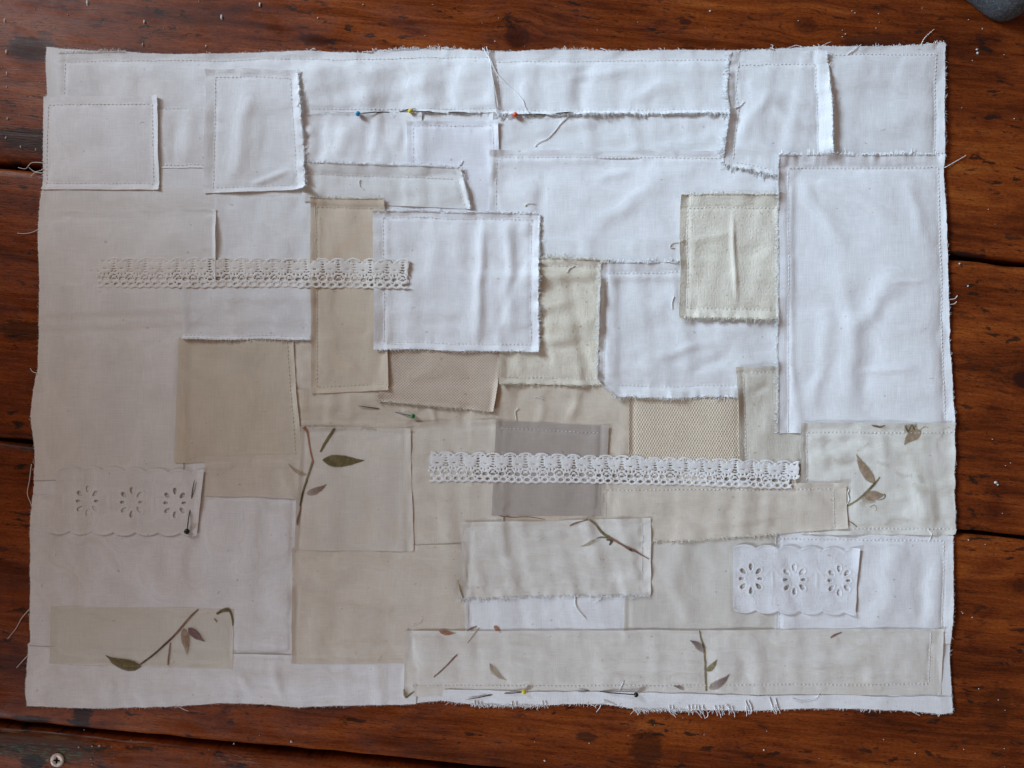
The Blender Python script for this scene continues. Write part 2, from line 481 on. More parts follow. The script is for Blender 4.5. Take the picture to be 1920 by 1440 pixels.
def kl(oy, lst): return [plank_local(a, b, oy) + tuple(r) for a, b, *r in lst]
oy0 = (gap_y(0) + gap_y(1)) / 2; oy1 = (gap_y(1) + gap_y(2)) / 2; oy2 = (gap_y(2) + gap_y(3)) / 2; oy3 = (gap_y(3) + gap_y(4)) / 2
oym = (gap_y(-1) + gap_y(0)) / 2
planks = []
planks.append(plank(gap_y(-1), gap_y(0), 5, 5, wood('stained_pine_upper', [], 9), 9)[0])
planks.append(plank(gap_y(0), gap_y(1), 5, 5, wood('stained_pine_top', kl(oy0, [(970, 68, 25, 23, 0.75), (1512, 46, 22, 16, 0.5), (1285, 40, 12, 6, 0.8)]), 1,
                    kl(oy0, [(70, 262, 90, 24, (0.010, 0.007, 0.006), 0.8, 0), (60, 90, 60, 26, (0.012, 0.010, 0.011), 0.75, 0), (1790, 475, 70, 6, (0.010, 0.007, 0.007), 0.9, 0), (590, 75, 30, 13, (0.03, 0.008, 0.005), 0.7, 0), (1640, 80, 70, 22, (0.03, 0.009, 0.006), 0.6, 0)])), 1)[0])
planks.append(plank(gap_y(1), gap_y(2), 5, 4.5, wood('stained_pine_middle', kl(oy1, [(1922, 712, 22, 17, 0.9)]), 2,
                    kl(oy1, [(40, 620, 60, 20, (0.018, 0.006, 0.004), 0.7, 0), (1850, 700, 60, 30, (0.020, 0.010, 0.007), 0.65, 1)])), 2)[0])
planks.append(plank(gap_y(2), gap_y(3), 4.5, 8, wood('stained_pine_lower', kl(oy2, [(1915, 1100, 14, 12, 0.5)]), 4,
                    kl(oy2, [(152, 1345, 20, 34, (0.012, 0.005, 0.004), 0.85, 0), (1212, 1405, 34, 44, (0.022, 0.008, 0.005), 0.6, 0), (1100, 1382, 24, 9, (0.014, 0.006, 0.005), 0.65, 0), (1870, 1330, 28, 48, (0.03, 0.008, 0.004), 0.45, 0), (60, 1352, 40, 10, (0.010, 0.006, 0.004), 0.8, 0)])), 4)[0])
pb, oyb = plank(gap_y(3), gap_y(4), 7, 5, wood('stained_pine_bottom', [], 6,
                    kl(oy3, [(75, 1412, 95, 17, (0.10, 0.30, 0.17), 0.85, 1), (60, 1430, 26, 16, (0.008, 0.005, 0.004), 0.9, 0), (105, 1384, 22, 4, (0.30, 0.14, 0.06), 0.8, 0), (18, 1372, 22, 3, (0.26, 0.13, 0.07), 0.8, 0), (70, 1400, 150, 30, (0.030, 0.020, 0.008), 0.6, 0), (440, 1425, 40, 14, (0.26, 0.12, 0.06), 0.6, 1)])), 6)
planks.append(pb)

# the countersunk screw in the lowest board
def screw(parent, oy, px, py, r):
    lx, ly = plank_local(px, py, oy)
    V = []; Q = []; seg = 24
    prof = [(0.0, -1.6), (0.30, -1.6), (0.42, 0.3), (0.80, 0.55), (1.0, 0.25), (1.06, -1.2)]
    for rr, zz in prof:
        for k in range(seg):
            a = 2 * math.pi * k / seg
            cr = rr
            if rr in (0.30, 0.42):
                cr = rr * (0.55 + 0.75 * abs(math.cos(2 * a)) ** 3)          # cross-shaped recess
            V.append((lx + r * cr * math.cos(a), ly + r * cr * math.sin(a), FLOOR_Z + 1.4 + zz))
    for i in range(len(prof) - 1):
        for k in range(seg):
            Q.append((i * seg + k, (i + 1) * seg + k, (i + 1) * seg + (k + 1) % seg, i * seg + (k + 1) % seg))
    m = NT('brass_screw'); m.b.inputs['Metallic'].default_value = 0.35
    nz = m.noise(m.coords((0.2, 0.2, 1)), 1.0, 3.0)
    m.base(m.mix(nz, (0.50, 0.40, 0.33), (0.72, 0.60, 0.52))); m.rough(0.5)
    me = mesh_np('screw', np.array(V) * S, np.array(Q))
    o = new_obj('screw', me, m.m, parent, None, 'pale countersunk cross-head screw')
    dk = [(lx + r * 0.40 * math.cos(2 * math.pi * k / 24) * (0.5 + 0.75 * abs(math.cos(2 * (2 * math.pi * k / 24))) ** 3), ly + r * 0.40 * math.sin(2 * math.pi * k / 24) * (0.5 + 0.75 * abs(math.cos(2 * (2 * math.pi * k / 24))) ** 3), FLOOR_Z + 0.6) for k in range(24)]
    me.materials.append(dark.m)
    mi = np.zeros(len(me.polygons), np.int32); mi[:seg * 2] = 1
    me.polygons.foreach_set('material_index', mi)
    return o
screw(pb, oyb, 106.5, 1426, 12.5)

# ------------------------------------------------------------------ outline of the patchwork
OUT = [(88, 88), (120, 92), (160, 95), (230, 99), (300, 103), (400, 103), (500, 100), (580, 97), (625, 99), (680, 101), (700, 97), (760, 93), (850, 93), (910, 98), (960, 99), (1060, 95), (1150, 98),
       (1280, 95), (1380, 96), (1450, 93), (1530, 88), (1600, 90), (1650, 88), (1720, 86), (1770, 82),
       (1771, 130), (1768, 200), (1769, 290), (1767, 330), (1771, 380), (1775, 480), (1778, 600), (1780, 660), (1785, 730), (1788, 790), (1789, 850), (1788, 920), (1791, 997),
       (1786, 1002), (1786, 1080), (1786, 1130), (1781, 1200), (1780, 1240), (1783, 1290), (1785, 1335),
       (1760, 1337), (1700, 1331), (1600, 1327), (1500, 1327), (1420, 1331), (1330, 1329), (1280, 1330), (1200, 1328), (1130, 1318), (1060, 1318), (990, 1322), (900, 1321), (830, 1312),
       (760, 1320), (700, 1321), (640, 1322), (560, 1325), (500, 1319), (420, 1317), (330, 1322), (200, 1327), (130, 1325), (52, 1322),
       (50, 1290), (55, 1207), (60, 1203), (58, 1150), (60, 1090), (58, 1000), (62, 940), (68, 850), (66, 830), (60, 780), (65, 730), (73, 690), (75, 620), (78, 540), (76, 500), (73, 440), (76, 380), (82, 350), (83, 182), (89, 180), (88, 150), (86, 110)]
SD0 = poly_sdf(OUT, gx, gy)
def sd_base(x, y): return samp(SD0, x, y) + vn(x / 3.2, y / 3.2, 2) * 0.7 + vn(x / 9, y / 9, 4) * 0.5

# creases and soft folds of the whole piece: (x0, y0, x1, y1, width, height)
CREASES = [
    (905, 395, 892, 660, 13, 3.4), (958, 410, 950, 640, 11, 2.4), (930, 110, 925, 400, 10, 2.0), (745, 110, 735, 310, 18, -2.6), (700, 110, 690, 220, 16, 2.2), (845, 110, 838, 200, 15, -2.2),
    (800, 105, 800, 310, 20, 2.2), (655, 235, 640, 300, 12, 2.6), (605, 225, 603, 310, 12, -1.8),
    (470, 170, 440, 340, 17, 3.0), (548, 318, 470, 350, 5, 2.0), (600, 110, 590, 200, 22, 1.4),
    (1690, 510, 1600, 620, 20, 2.6), (1490, 330, 1580, 470, 16, 1.6), (1495, 325, 1690, 420, 14, 1.3), (1580, 480, 1600, 760, 20, 1.8), (1665, 530, 1735, 528, 4, 1.0), (1600, 700, 1720, 690, 7, 1.2),
    (1640, 560, 1610, 780, 22, -1.8), (1700, 340, 1735, 460, 14, 1.5), (1560, 560, 1520, 780, 15, 1.5),
    (1240, 330, 1090, 450, 18, 1.8), (1330, 310, 1200, 330, 14, 1.2), (1120, 340, 1180, 320, 12, 1.4), (1020, 330, 1010, 480, 14, -1.4), (1100, 120, 1080, 200, 14, -2.0), (1060, 150, 1200, 130, 11, 1.6), (1180, 180, 1290, 150, 14, 1.5),
    (1370, 395, 1378, 575, 5, 2.4), (1300, 450, 1365, 440, 10, 1.5), (1385, 480, 1440, 460, 9, -1.6),
    (1150, 560, 1440, 640, 20, 1.6), (1200, 680, 1340, 640, 12, 1.8), (1290, 700, 1370, 660, 12, -1.5), (1040, 620, 1120, 600, 12, 2.0), (1010, 650, 1130, 660, 10, -1.6), (1060, 540, 1110, 560, 14, -1.6),
    (1400, 160, 1500, 240, 12, 1.6), (1440, 180, 1380, 260, 12, 1.4), (1560, 260, 1750, 220, 26, 1.3), (1590, 170, 1720, 175, 20, -1.2),
    (120, 1020, 240, 1110, 26, -2.6), (260, 1060, 330, 1120, 20, 2.2), (420, 1080, 520, 1040, 24, 1.7), (180, 990, 330, 1050, 22, 1.5), (300, 1260, 700, 1290, 18, 1.2), (450, 1260, 470, 1310, 10, 1.4), (520, 1240, 525, 1310, 9, 1.4),
    (560, 1110, 850, 1140, 22, -2.2), (580, 1170, 860, 1100, 16, 1.5), (640, 1050, 850, 1075, 20, 1.4), (600, 1210, 740, 1205, 10, 1.2),
    (920, 1068, 1200, 1080, 13, -3.0), (900, 1045, 1200, 1045, 16, 1.4), (780, 1235, 1060, 1245, 9, 1.2), (1060, 1240, 1740, 1248, 5, 1.4), (1040, 1262, 1700, 1258, 5, -1.4), (1080, 1210, 1500, 1222, 5, 1.3), (1250, 1255, 1760, 1268, 4, 1.0), (1500, 1250, 1640, 1230, 9, 1.8), (820, 1215, 1030, 1210, 7, 0.9),
    (1240, 1040, 1290, 1170, 16, 1.8), (1310, 1040, 1320, 1120, 16, -1.4), (1690, 1020, 1640, 1180, 22, 1.7), (1730, 1040, 1725, 1180, 14, -1.5), (1500, 1165, 1640, 1100, 16, 1.3),
    (1650, 960, 1720, 930, 22, -1.7), (1600, 830, 1680, 870, 20, 1.5), (1700, 840, 1740, 980, 15, 1.4), (1540, 860, 1620, 830, 14, 1.2),
    (1160, 930, 1560, 960, 9, 1.2), (1230, 990, 1500, 965, 7, 1.3), (1250, 960, 1330, 980, 10, -1.3), (800, 940, 860, 1000, 14, 1.1),
    (620, 420, 610, 720, 16, 1.2), (1000, 745, 1170, 760, 15, -1.5), (1020, 760, 1010, 790, 9, 1.6), (1080, 735, 1070, 790, 10, 1.6), (810, 760, 818, 792, 5, 1.8), (880, 760, 870, 800, 10, -1.3),
    (150, 240, 240, 330, 26, 0.8), (360, 220, 355, 305, 12, 1.2), (330, 220, 330, 300, 10, -1.2), (440, 420, 560, 470, 16, 1.0), (130, 120, 300, 130, 20, 1.0), (480, 560, 560, 600, 16, 1.2),
    (740, 700, 900, 700, 14, 0.9), (760, 720, 830, 680, 12, 1.2), (1440, 770, 1420, 850, 14, 1.2), (1400, 740, 1440, 720, 9, -1.2),
]
W = (fbm(gx / 210, gy / 210, 1, 2) + 1.2) * 1.3
for (ax, ay, bx, by, wd, am) in CREASES:
    wd *= 0.8
    m = wd * 3.2
    i0, i1 = max(0, int((min(ay, by) - m) / R)), min(NY, int((max(ay, by) + m) / R)); j0, j1 = max(0, int((min(ax, bx) - m) / R)), min(NX, int((max(ax, bx) + m) / R))
    X, Y = gx[i0:i1, j0:j1], gy[i0:i1, j0:j1]
    ex, ey = bx - ax, by - ay; L = math.hypot(ex, ey)
    t = ((X - ax) * ex + (Y - ay) * ey) / L; d = (-(X - ax) * ey + (Y - ay) * ex) / L
    d = d + vn(t / 40, t * 0 + ax * 0.37, 5) * wd * 0.55
    end = sstep(-wd * 1.5, L * 0.3, t) * (1 - sstep(L * 0.7, L + wd * 1.5, t))
    wv = wd * (0.75 + 0.5 * (vn(t / 70, t * 0 + ay * 0.21, 6) + 0.5) * 0.6)
    W[i0:i1, j0:j1] += 1.3 * am * np.exp(-0.5 * (d / wv) ** 2) * end
W = W + 0.8
W = np.maximum(W, -0.2)
edge_lift = np.exp(-np.maximum(SD0, 0) / 14) * (0.8 + 0.9 * vn(gx / 60, gy / 60, 7))
H = 0.4 + W * sstep(0, 40, SD0) + np.maximum(edge_lift, 0) * 1.6
H_base = H.copy()

# ------------------------------------------------------------------ the patches, from the lowest to the topmost
PATCH = []
def P(name, quad, mat, hem=(), lift=(), fray=(), wr=0.5, wl=28.0, t=0.42, wob=1.6, g=3.0, label=None, st=None, carve=None, relief=None, clip=True, loose=False, pucker=0.5, drape=3.5):
    nq = len(quad); pad = lambda v: tuple(v) + (0,) * (nq - len(v))
    hem, lift, fray = pad(hem), pad(lift), pad(fray)
    st = pad(st) if st else None
    PATCH.append(dict(name=name, quad=quad, mat=mat, hem=hem, lift=lift, fray=fray, wr=wr, wl=wl, t=t, wob=wob, g=g, label=label, st=st if st else tuple(1 if h else 0 for h in hem), carve=carve, relief=relief, clip=clip, loose=loose, pucker=pucker, drape=drape))

# --- top row
P('white_cotton_patch', [(112, 100), (925, 92), (930, 214), (108, 214)], 'white', (17, 0, 8, 14), (2.5, 0, 3.5, 1.0), (1, 0, 1, 0), 0.9, 34, label='long white strip along the top left edge')
P('white_cotton_patch', [(296, 206), (392, 206), (392, 316), (296, 316)], 'white', (0, 0, 6, 0), (0, 0, 1.0, 0), wr=0.6, label='small white piece between two stitched squares')
P('white_cotton_patch', [(555, 213), (790, 213), (790, 322), (560, 322)], 'white2', (0, 0, 0, 0), wr=0.9, wl=24, label='bright white piece under the pinned seam')
P('white_cotton_patch', [(926, 213), (1372, 213), (1368, 300), (924, 300)], 'white', (0, 0, 0, 6), (0, 0, 0, 2.5), wr=0.7, label='white strip below the pinned seam')
P('white_cotton_patch', [(917, 92), (1386, 90), (1384, 216), (930, 216)], 'white', (24, 0, 8, 9), (3.0, 0, 3.8, 3.5), (1, 0, 2, 0), 0.9, 34, label='white strip along the middle of the top edge')
P('white_cotton_patch', [(1532, 84), (1776, 80), (1772, 305), (1535, 305)], 'white', (22, 22, 0, 0), (2.5, 3.0, 0, 0), (1, 1, 0, 0), 0.8, 40, label='white piece with feathered edges in the top right corner')
P('lavender_cotton_patch', [(764, 228), (934, 228), (938, 410), (764, 410)], 'lavender', (9, 10, 0, 12), (0.8, 3.0, 0, 0.8), (0, 0, 0, 0), 0.6, 40, wob=1.0, label='lavender white rectangle under the yellow pin')
# --- left column
P('warm_white_patch', [(60, 350), (600, 352), (598, 600), (60, 610)], 'warm', wr=0.5, wl=50, t=0.2, label='warm white ground on the left')
P('white_cotton_patch', [(404, 372), (592, 368), (592, 560), (404, 560)], 'white', wr=0.8, wl=34, label='white square above the lace strip')
P('warm_white_patch', [(58, 398), (408, 394), (407, 575), (58, 590)], 'warm', (8, 7, 0, 0), (0.8, 5.0, 0, 0), wr=0.5, wl=50, t=0.25, st=(0, 0, 0, 0), label='warm white oblong with a turned up right edge')
P('warm_white_patch', [(60, 535), (350, 535), (346, 900), (50, 900)], 'warm', wr=0.6, wl=70, t=0.2, label='large plain warm white piece on the left edge')
P('white_cotton_patch', [(80, 183), (299, 181), (301, 357), (76, 357)], 'white2', (15, 12, 12, 12), (0.5, 4.0, 2.0, 0.3), (0, 0, 0, 0), 0.5, 50, wob=1.0, label='plain white square with a lifted right edge')
P('off_white_patch', [(562, 306), (864, 316), (884, 394), (572, 380)], 'offwhite', (21, 10, 0, 0), (3.5, 6.0, 0, 0), (1, 1, 0, 0), 0.7, 26, label='off white oblong with a stitched top hem')
P('white_cotton_patch', [(388, 132), (562, 134), (577, 358), (384, 364)], 'white', (14, 17, 10, 18), (3.5, 7.5, 5.0, 2.2), (0, 2, 0, 0), 0.8, 36, label='white stitched square with a curling lower right corner')
# --- centre whites
P('white_cotton_patch', [(918, 284), (1480, 284), (1480, 520), (918, 520)], 'white2', (13, 0, 0, 13), (3.0, 0, 0, 3.5), (0, 0, 0, 0), 0.9, 44, label='large white piece in the upper middle')
P('white_cotton_patch', [(1000, 452), (1300, 450), (1300, 520), (1000, 520)], 'white', (0, 0, 0, 0), wr=0.6, label='white band under the large white piece')
P('white_cotton_patch', [(1370, 99), (1550, 97), (1556, 298), (1456, 329), (1354, 308)], 'white', (25, 24, 0, 10, 18), (3.0, 9.0, 1.5, 5.0, 8.0), (0, 1, 1, 2, 3), 0.8, 30, wob=4.5, label='white square with a ruffled frayed left edge')
# --- beige middle ground
P('beige_cotton_patch', [(548, 640), (610, 640), (742, 770), (562, 782)], 'beige2', (0, 0, 6, 6), (0, 0, 2.0, 1.0), wr=0.8, st=(0, 0, 0, 0), label='beige offcut left of the tan column')
P('beige_cotton_patch', [(556, 730), (960, 730), (950, 810), (560, 798)], 'beige', (0, 0, 12, 0), (0, 0, 2.0, 0), (0, 0, 1, 0), 0.9, 24, st=(0, 0, 0, 0), label='beige strip below the linen')
P('beige_cotton_patch', [(930, 690), (1420, 690), (1410, 1000), (930, 1000)], 'beige', wr=0.9, wl=30, label='beige ground below the cream flannel')
P('beige_cotton_patch', [(760, 792), (942, 786), (945, 1040), (756, 1040)], 'beige2', (12, 0, 0, 0), (2.0, 0, 0, 0), wr=0.8, wl=30, st=(0, 0, 0, 0), label='pale beige piece left of the grey rectangle')
P('taupe_cotton_patch', [(338, 634), (551, 638), (568, 868), (330, 868)], 'taupe', (0, 12, 0, 0), (0, 2.2, 0, 0.2), wr=0.5, wl=60, wob=1.2, t=0.3, label='taupe square with a stitched right edge')
P('white_cotton_patch', [(345, 530), (588, 530), (585, 638), (345, 635)], 'white', (0, 0, 7, 0), (0, 0, 4.0, 0), (0, 0, 1, 0), 0.7, 34, label='white oblong below the left lace strip, overhanging the taupe square')
P('linen_patch', [(734, 645), (944, 648), (925, 772), (708, 752)], 'linen', (0, 7, 6, 0), (0, 5.5, 3.0, 1.5), (0, 0, 1, 0), 0.6, 40, t=1.4, wob=0.8, st=(0, 0, 0, 0), label='oatmeal linen piece with an open weave')
P('tan_cotton_patch', [(584, 372), (722, 374), (730, 731), (584, 738)], 'tan', (17, 0, 12, 11), (2.5, 4.0, 2.0, 2.0), (1, 0, 0, 0), 0.6, 40, wob=1.0, label='tan upright column')
P('flannel_patch', [(998, 486), (1150, 490), (1150, 722), (936, 720), (936, 630)], 'flannel', (14, 0, 12, 0, 0), (3.0, 0, 3.5, 1.5, 0), (2, 0, 1, 0, 0), 1.0, 24, t=0.9, label='cream flannel piece')
P('white_cotton_patch', [(700, 396), (1012, 402), (1010, 659), (703, 655)], 'white2', (12, 15, 13, 19), (3.0, 6.0, 5.0, 3.0), (1, 2, 1, 0), 0.8, 30, label='white square in the middle overlapping the tan column')
P('canvas_patch', [(1178, 735), (1386, 730), (1389, 868), (1178, 868)], 'canvas', (0, 6, 0, 8), (0, 3.0, 0, 2.2), (0, 0, 0, 0), 0.3, 50, t=1.8, wob=0.6, st=(0, 0, 0, 0), label='cream canvas piece with a dotted weave')
P('white_cotton_patch', [(1126, 494), (1480, 488), (1480, 743), (1153, 745), (1119, 712)], 'white', (20, 0, 21, 0, 12), (3.0, 0, 5.5, 4.0, 7.0), (2, 0, 2, 1, 2), 0.9, 34, wob=2.4, label='white piece with a rolled left edge beside the flannel')
P('stone_cotton_patch', [(1378, 688), (1480, 684), (1512, 925), (1388, 925)], 'stone', (11, 0, 0, 13), (3.0, 0, 0, 4.0), wr=0.8, wl=28, label='stone coloured strip beside the canvas')
P('calico_patch', [(1274, 366), (1475, 366), (1475, 600), (1271, 596)], 'calico', (25, 0, 18, 15), (3.5, 0, 5.0, 3.0), (1, 0, 2, 0), 0.8, 30, t=1.1, label='cream calico square with slubs and a vertical fold')
P('white_cotton_patch', [(1456, 294), (1782, 290), (1795, 815), (1456, 812)], 'white2', (24, 25, 0, 20), (3.8, 3.0, 3.0, 3.2), (2, 0, 0, 1), 0.8, 60, label='largest white rectangle on the right')
# --- lower left
P('aged_white_patch', [(50, 928), (556, 928), (552, 1216), (50, 1222)], 'lowerwhite', (7, 6, 5, 0), (2.2, 3.0, 1.5, 0), wr=1.0, wl=44, st=(0, 0, 0, 0), label='white piece on the lower left with soft creases')
P('beige_cotton_patch', [(388, 855), (566, 850), (562, 934), (386, 928)], 'beige2', (8, 0, 0, 0), (0.5, 0, 0.5, 0), wr=0.5, t=0.3, st=(0, 0, 0, 0), label='small beige oblong left of the leaf spray')
P('aged_white_patch', [(50, 1210), (780, 1236), (780, 1340), (40, 1340)], 'lowerwhite', (5, 0, 11, 0), (0.6, 0, 1.0, 0), wr=0.7, st=(0, 0, 0, 0), label='white strip along the bottom left edge')
P('beige_cotton_patch', [(549, 1028), (870, 1020), (885, 1243), (548, 1242)], 'beige2', (12, 0, 10, 9), (0.9, 0, 0.7, 1.2), wr=0.8, wl=44, st=(0, 0, 0, 0), label='pale beige square in the lower middle')
P('yellowed_satin_patch', [(98, 1136), (440, 1140), (438, 1252), (96, 1242)], 'yellowed', (9, 5, 10, 10), (0.3, 0.4, 0.3, 0.3), wr=0.4, wl=50, t=0.2, wob=1.0, st=(0, 0, 0, 0), label='yellowed strip with a printed leaf spray')
P('cream_sheer_patch', [(566, 799), (770, 803), (776, 1034), (553, 1030)], 'cream', (10, 11, 0, 8), (0.6, 2.6, 0, 0.5), (0, 0, 0, 0), 0.6, 46, wob=1.2, st=(0, 0, 0, 0), label='cream square with a printed leaf spray')
P('grey_taupe_patch', [(930, 788), (1141, 798), (1133, 966), (922, 966)], 'grey', (14, 14, 10, 12), (0.8, 2.0, 0.5, 0.6), (0, 0, 0, 0), 0.6, 50, wob=0.8, st=(1, 0, 0, 0), label='grey taupe rectangle crossed by the lace')
# --- lower right
P('white_cotton_patch', [(870, 1100), (1180, 1096), (1184, 1190), (872, 1190)], 'white2', (0, 8, 0, 10), (0, 0.8, 0, 0.8), wr=0.6, st=(0, 0, 0, 0), label='white strip below the small satin piece')
P('ivory_sheer_patch', [(1170, 1005), (1460, 1000), (1485, 1196), (1168, 1196)], 'ivory', (0, 9, 9, 9), (0, 0.8, 0.6, 0.8), wr=0.8, wl=34, st=(0, 0, 0, 0), label='ivory sheer piece left of the eyelet trim')
P('white_cotton_patch', [(1450, 996), (1792, 1002), (1790, 1206), (1452, 1200)], 'white2', (13, 24, 0, 8), (2.2, 2.5, 0, 1.5), (0, 0, 0, 0), 0.8, 44, label='white piece on the lower right edge')
P('satin_patch', [(1498, 793), (1795, 792), (1796, 1003), (1500, 1000)], 'satin', (18, 0, 11, 13), (3.0, 1.0, 2.2, 2.0), (0, 0, 0, 0), 0.95, 26, wob=1.2, label='ivory satin piece with printed leaves on the right edge')
P('beige_cotton_patch', [(1128, 906), (1583, 904), (1586, 990), (1455, 1000), (1128, 1022)], 'beige2', (12, 24, 0, 0, 8), (2.0, 3.2, 0, 0.5, 1.5), (0, 0, 0, 1, 0), 0.8, 30, wob=1.0, label='pale beige strip below the lace on the right')
P('small_satin_patch', [(868, 979), (1219, 969), (1220, 1112), (858, 1122)], 'satin2', (12, 16, 22, 16), (1.5, 2.6, 2.6, 2.6), (0, 0, 2, 0), 1.0, 28, wob=1.8, st=(0, 1, 0, 0), label='small ivory satin piece with a printed twig')
P('long_satin_patch', [(759, 1181), (1768, 1178), (1763, 1302), (757, 1304)], 'satin2', (8, 24, 20, 14), (2.2, 1.6, 0.5, 1.4), (0, 0, 0, 0), 0.9, 32, wob=1.4, st=(0, 1, 1, 0), label='long ivory satin strip with printed leaves along the bottom')
P('white_edging', [(830, 1293), (1800, 1306), (1800, 1345), (826, 1318)], 'white2', (0, 0, 0, 0), (0, 0, 0.3, 0), (0, 0, 3, 0), 0.3, 30, t=0.1, wob=2.2, st=(0, 0, 0, 0), label='white frayed strip pinned to the bottom edge')

# --- eyelet trims: scalloped edges, flower-shaped holes with corded rims
def eyelet(cx_list, cy, quad, scal):
    holes = []
    for cx, dy in cx_list:
        for k in range(8):
            a = math.pi / 2 + k * math.pi / 4
            rr = 22.0 if k % 4 == 0 else (16.5 if k % 4 == 2 else 19.5)
            ln = (6.3, 3.4) if k % 4 == 0 else ((4.6, 2.8) if k % 4 == 2 else (6.4, 3.7))
            aa = a
            holes.append((cx + rr * math.cos(aa) * 1.02, cy + dy - rr * math.sin(aa), ln[0], ln[1], aa))
    (tlx, tly), (trx, try_), (brx, bry), (blx, bly) = quad
    def hd(x, y):
        d = np.full(np.shape(x), 99.0)
        for hx, hy, a, b, an in holes:
            u = (x - hx) * math.cos(an) - (y - hy) * math.sin(an); v = (x - hx) * math.sin(an) + (y - hy) * math.cos(an)
            tp = 1.0 + 0.25 * np.clip(u / a, -1, 1)
            e = np.sqrt((u / a) ** 2 + (v / (b * tp)) ** 2 + 1e-6)
            d = np.minimum(d, (e - 1) * b)
        return d
    def arc(t): return np.abs(np.sin(math.pi * t / scal)) ** 0.7
    def carve(x, y):
        tx = (x - tlx) / (trx - tlx); ty = tly + (try_ - tly) * tx; by = bly + (bry - bly) * (x - blx) / (brx - blx)
        top = y - (ty + 7 - 7 * arc(x - tlx)); bot = (by - 7 + 7 * arc(x - blx)) - y
        return np.minimum(np.minimum(top, bot), hd(x, y))
    def relief(x, y):
        d = hd(x, y)
        z = 0.6 * np.exp(-((d - 1.3) / 1.1) ** 2) - 0.6 * np.exp(-np.maximum(d + 1, 0) / 0.9)
        tx = (x - tlx) / (trx - tlx); ty = tly + (try_ - tly) * tx; by = bly + (bry - bly) * (x - blx) / (brx - blx)
        top = y - (ty + 7 - 7 * arc(x - tlx)); bot = (by - 7 + 7 * arc(x - blx)) - y
        for e in (top, bot):
            z = z + 0.7 * np.exp(-((e - 1.8) / 1.5) ** 2)
        for cx, dy in cx_list:                          # satin-stitched fans and tulip stems between the flowers
            for fx in (-41, 41):
                u = x - (cx + fx * 1.0); v = y - (cy + dy)
                z = z + 0.28 * np.exp(-(u / 2.4) ** 2) * np.exp(-(v / 17.0) ** 4) + 0.14 * np.exp(-((np.abs(u) - np.clip((v + 24) * 0.75, 0, 14)) / 2.0) ** 2) * ((v > -26) & (v < -6))
            for ox, oyy in ((-12, -36), (16, -36), (10, 38), (-16, 38), (41, 42), (-41, -42)):
                u = x - (cx + ox); v = (y - (cy + dy + oyy))
                rr = np.hypot(u, v); an = np.arctan2(v, u)
                z = z + 0.45 * np.clip(np.cos(an * 7), 0, 1) * np.exp(-((rr - 5.5) / 3.0) ** 2)
        return z
    return carve, relief
QL = [(112, 873), (386, 880), (372, 1004), (92, 1001)]
QR = [(1374, 1018), (1608, 1026), (1600, 1152), (1373, 1147)]
cl_, rl_ = eyelet([(166.5, 0), (250, 2), (331, 3)], 939, QL, 41.5)
cr_, rr_ = eyelet([(1405.5, 0), (1487, 2), (1571, 4)], 1083, QR, 41.5)
P('eyelet_trim_patch', QR, 'eyelet', (0, 0, 0, 0), (0.6, 2.4, 1.0, 0.8), wr=0.7, wl=26, t=0.6, wob=0.6, g=1.5, carve=cr_, relief=rr_, st=(0, 0, 0, 0), drape=5.0, label='white eyelet trim stitched to the lower right')
P('eyelet_trim', QL, 'eyelet2', (0, 0, 0, 0), (0.4, 1.2, 0.8, 0.5), wr=0.7, wl=30, t=0.25, wob=0.6, g=1.5, carve=cl_, relief=rl_, loose=True, drape=5.0, label='aged white eyelet trim held by the black pin on the left')

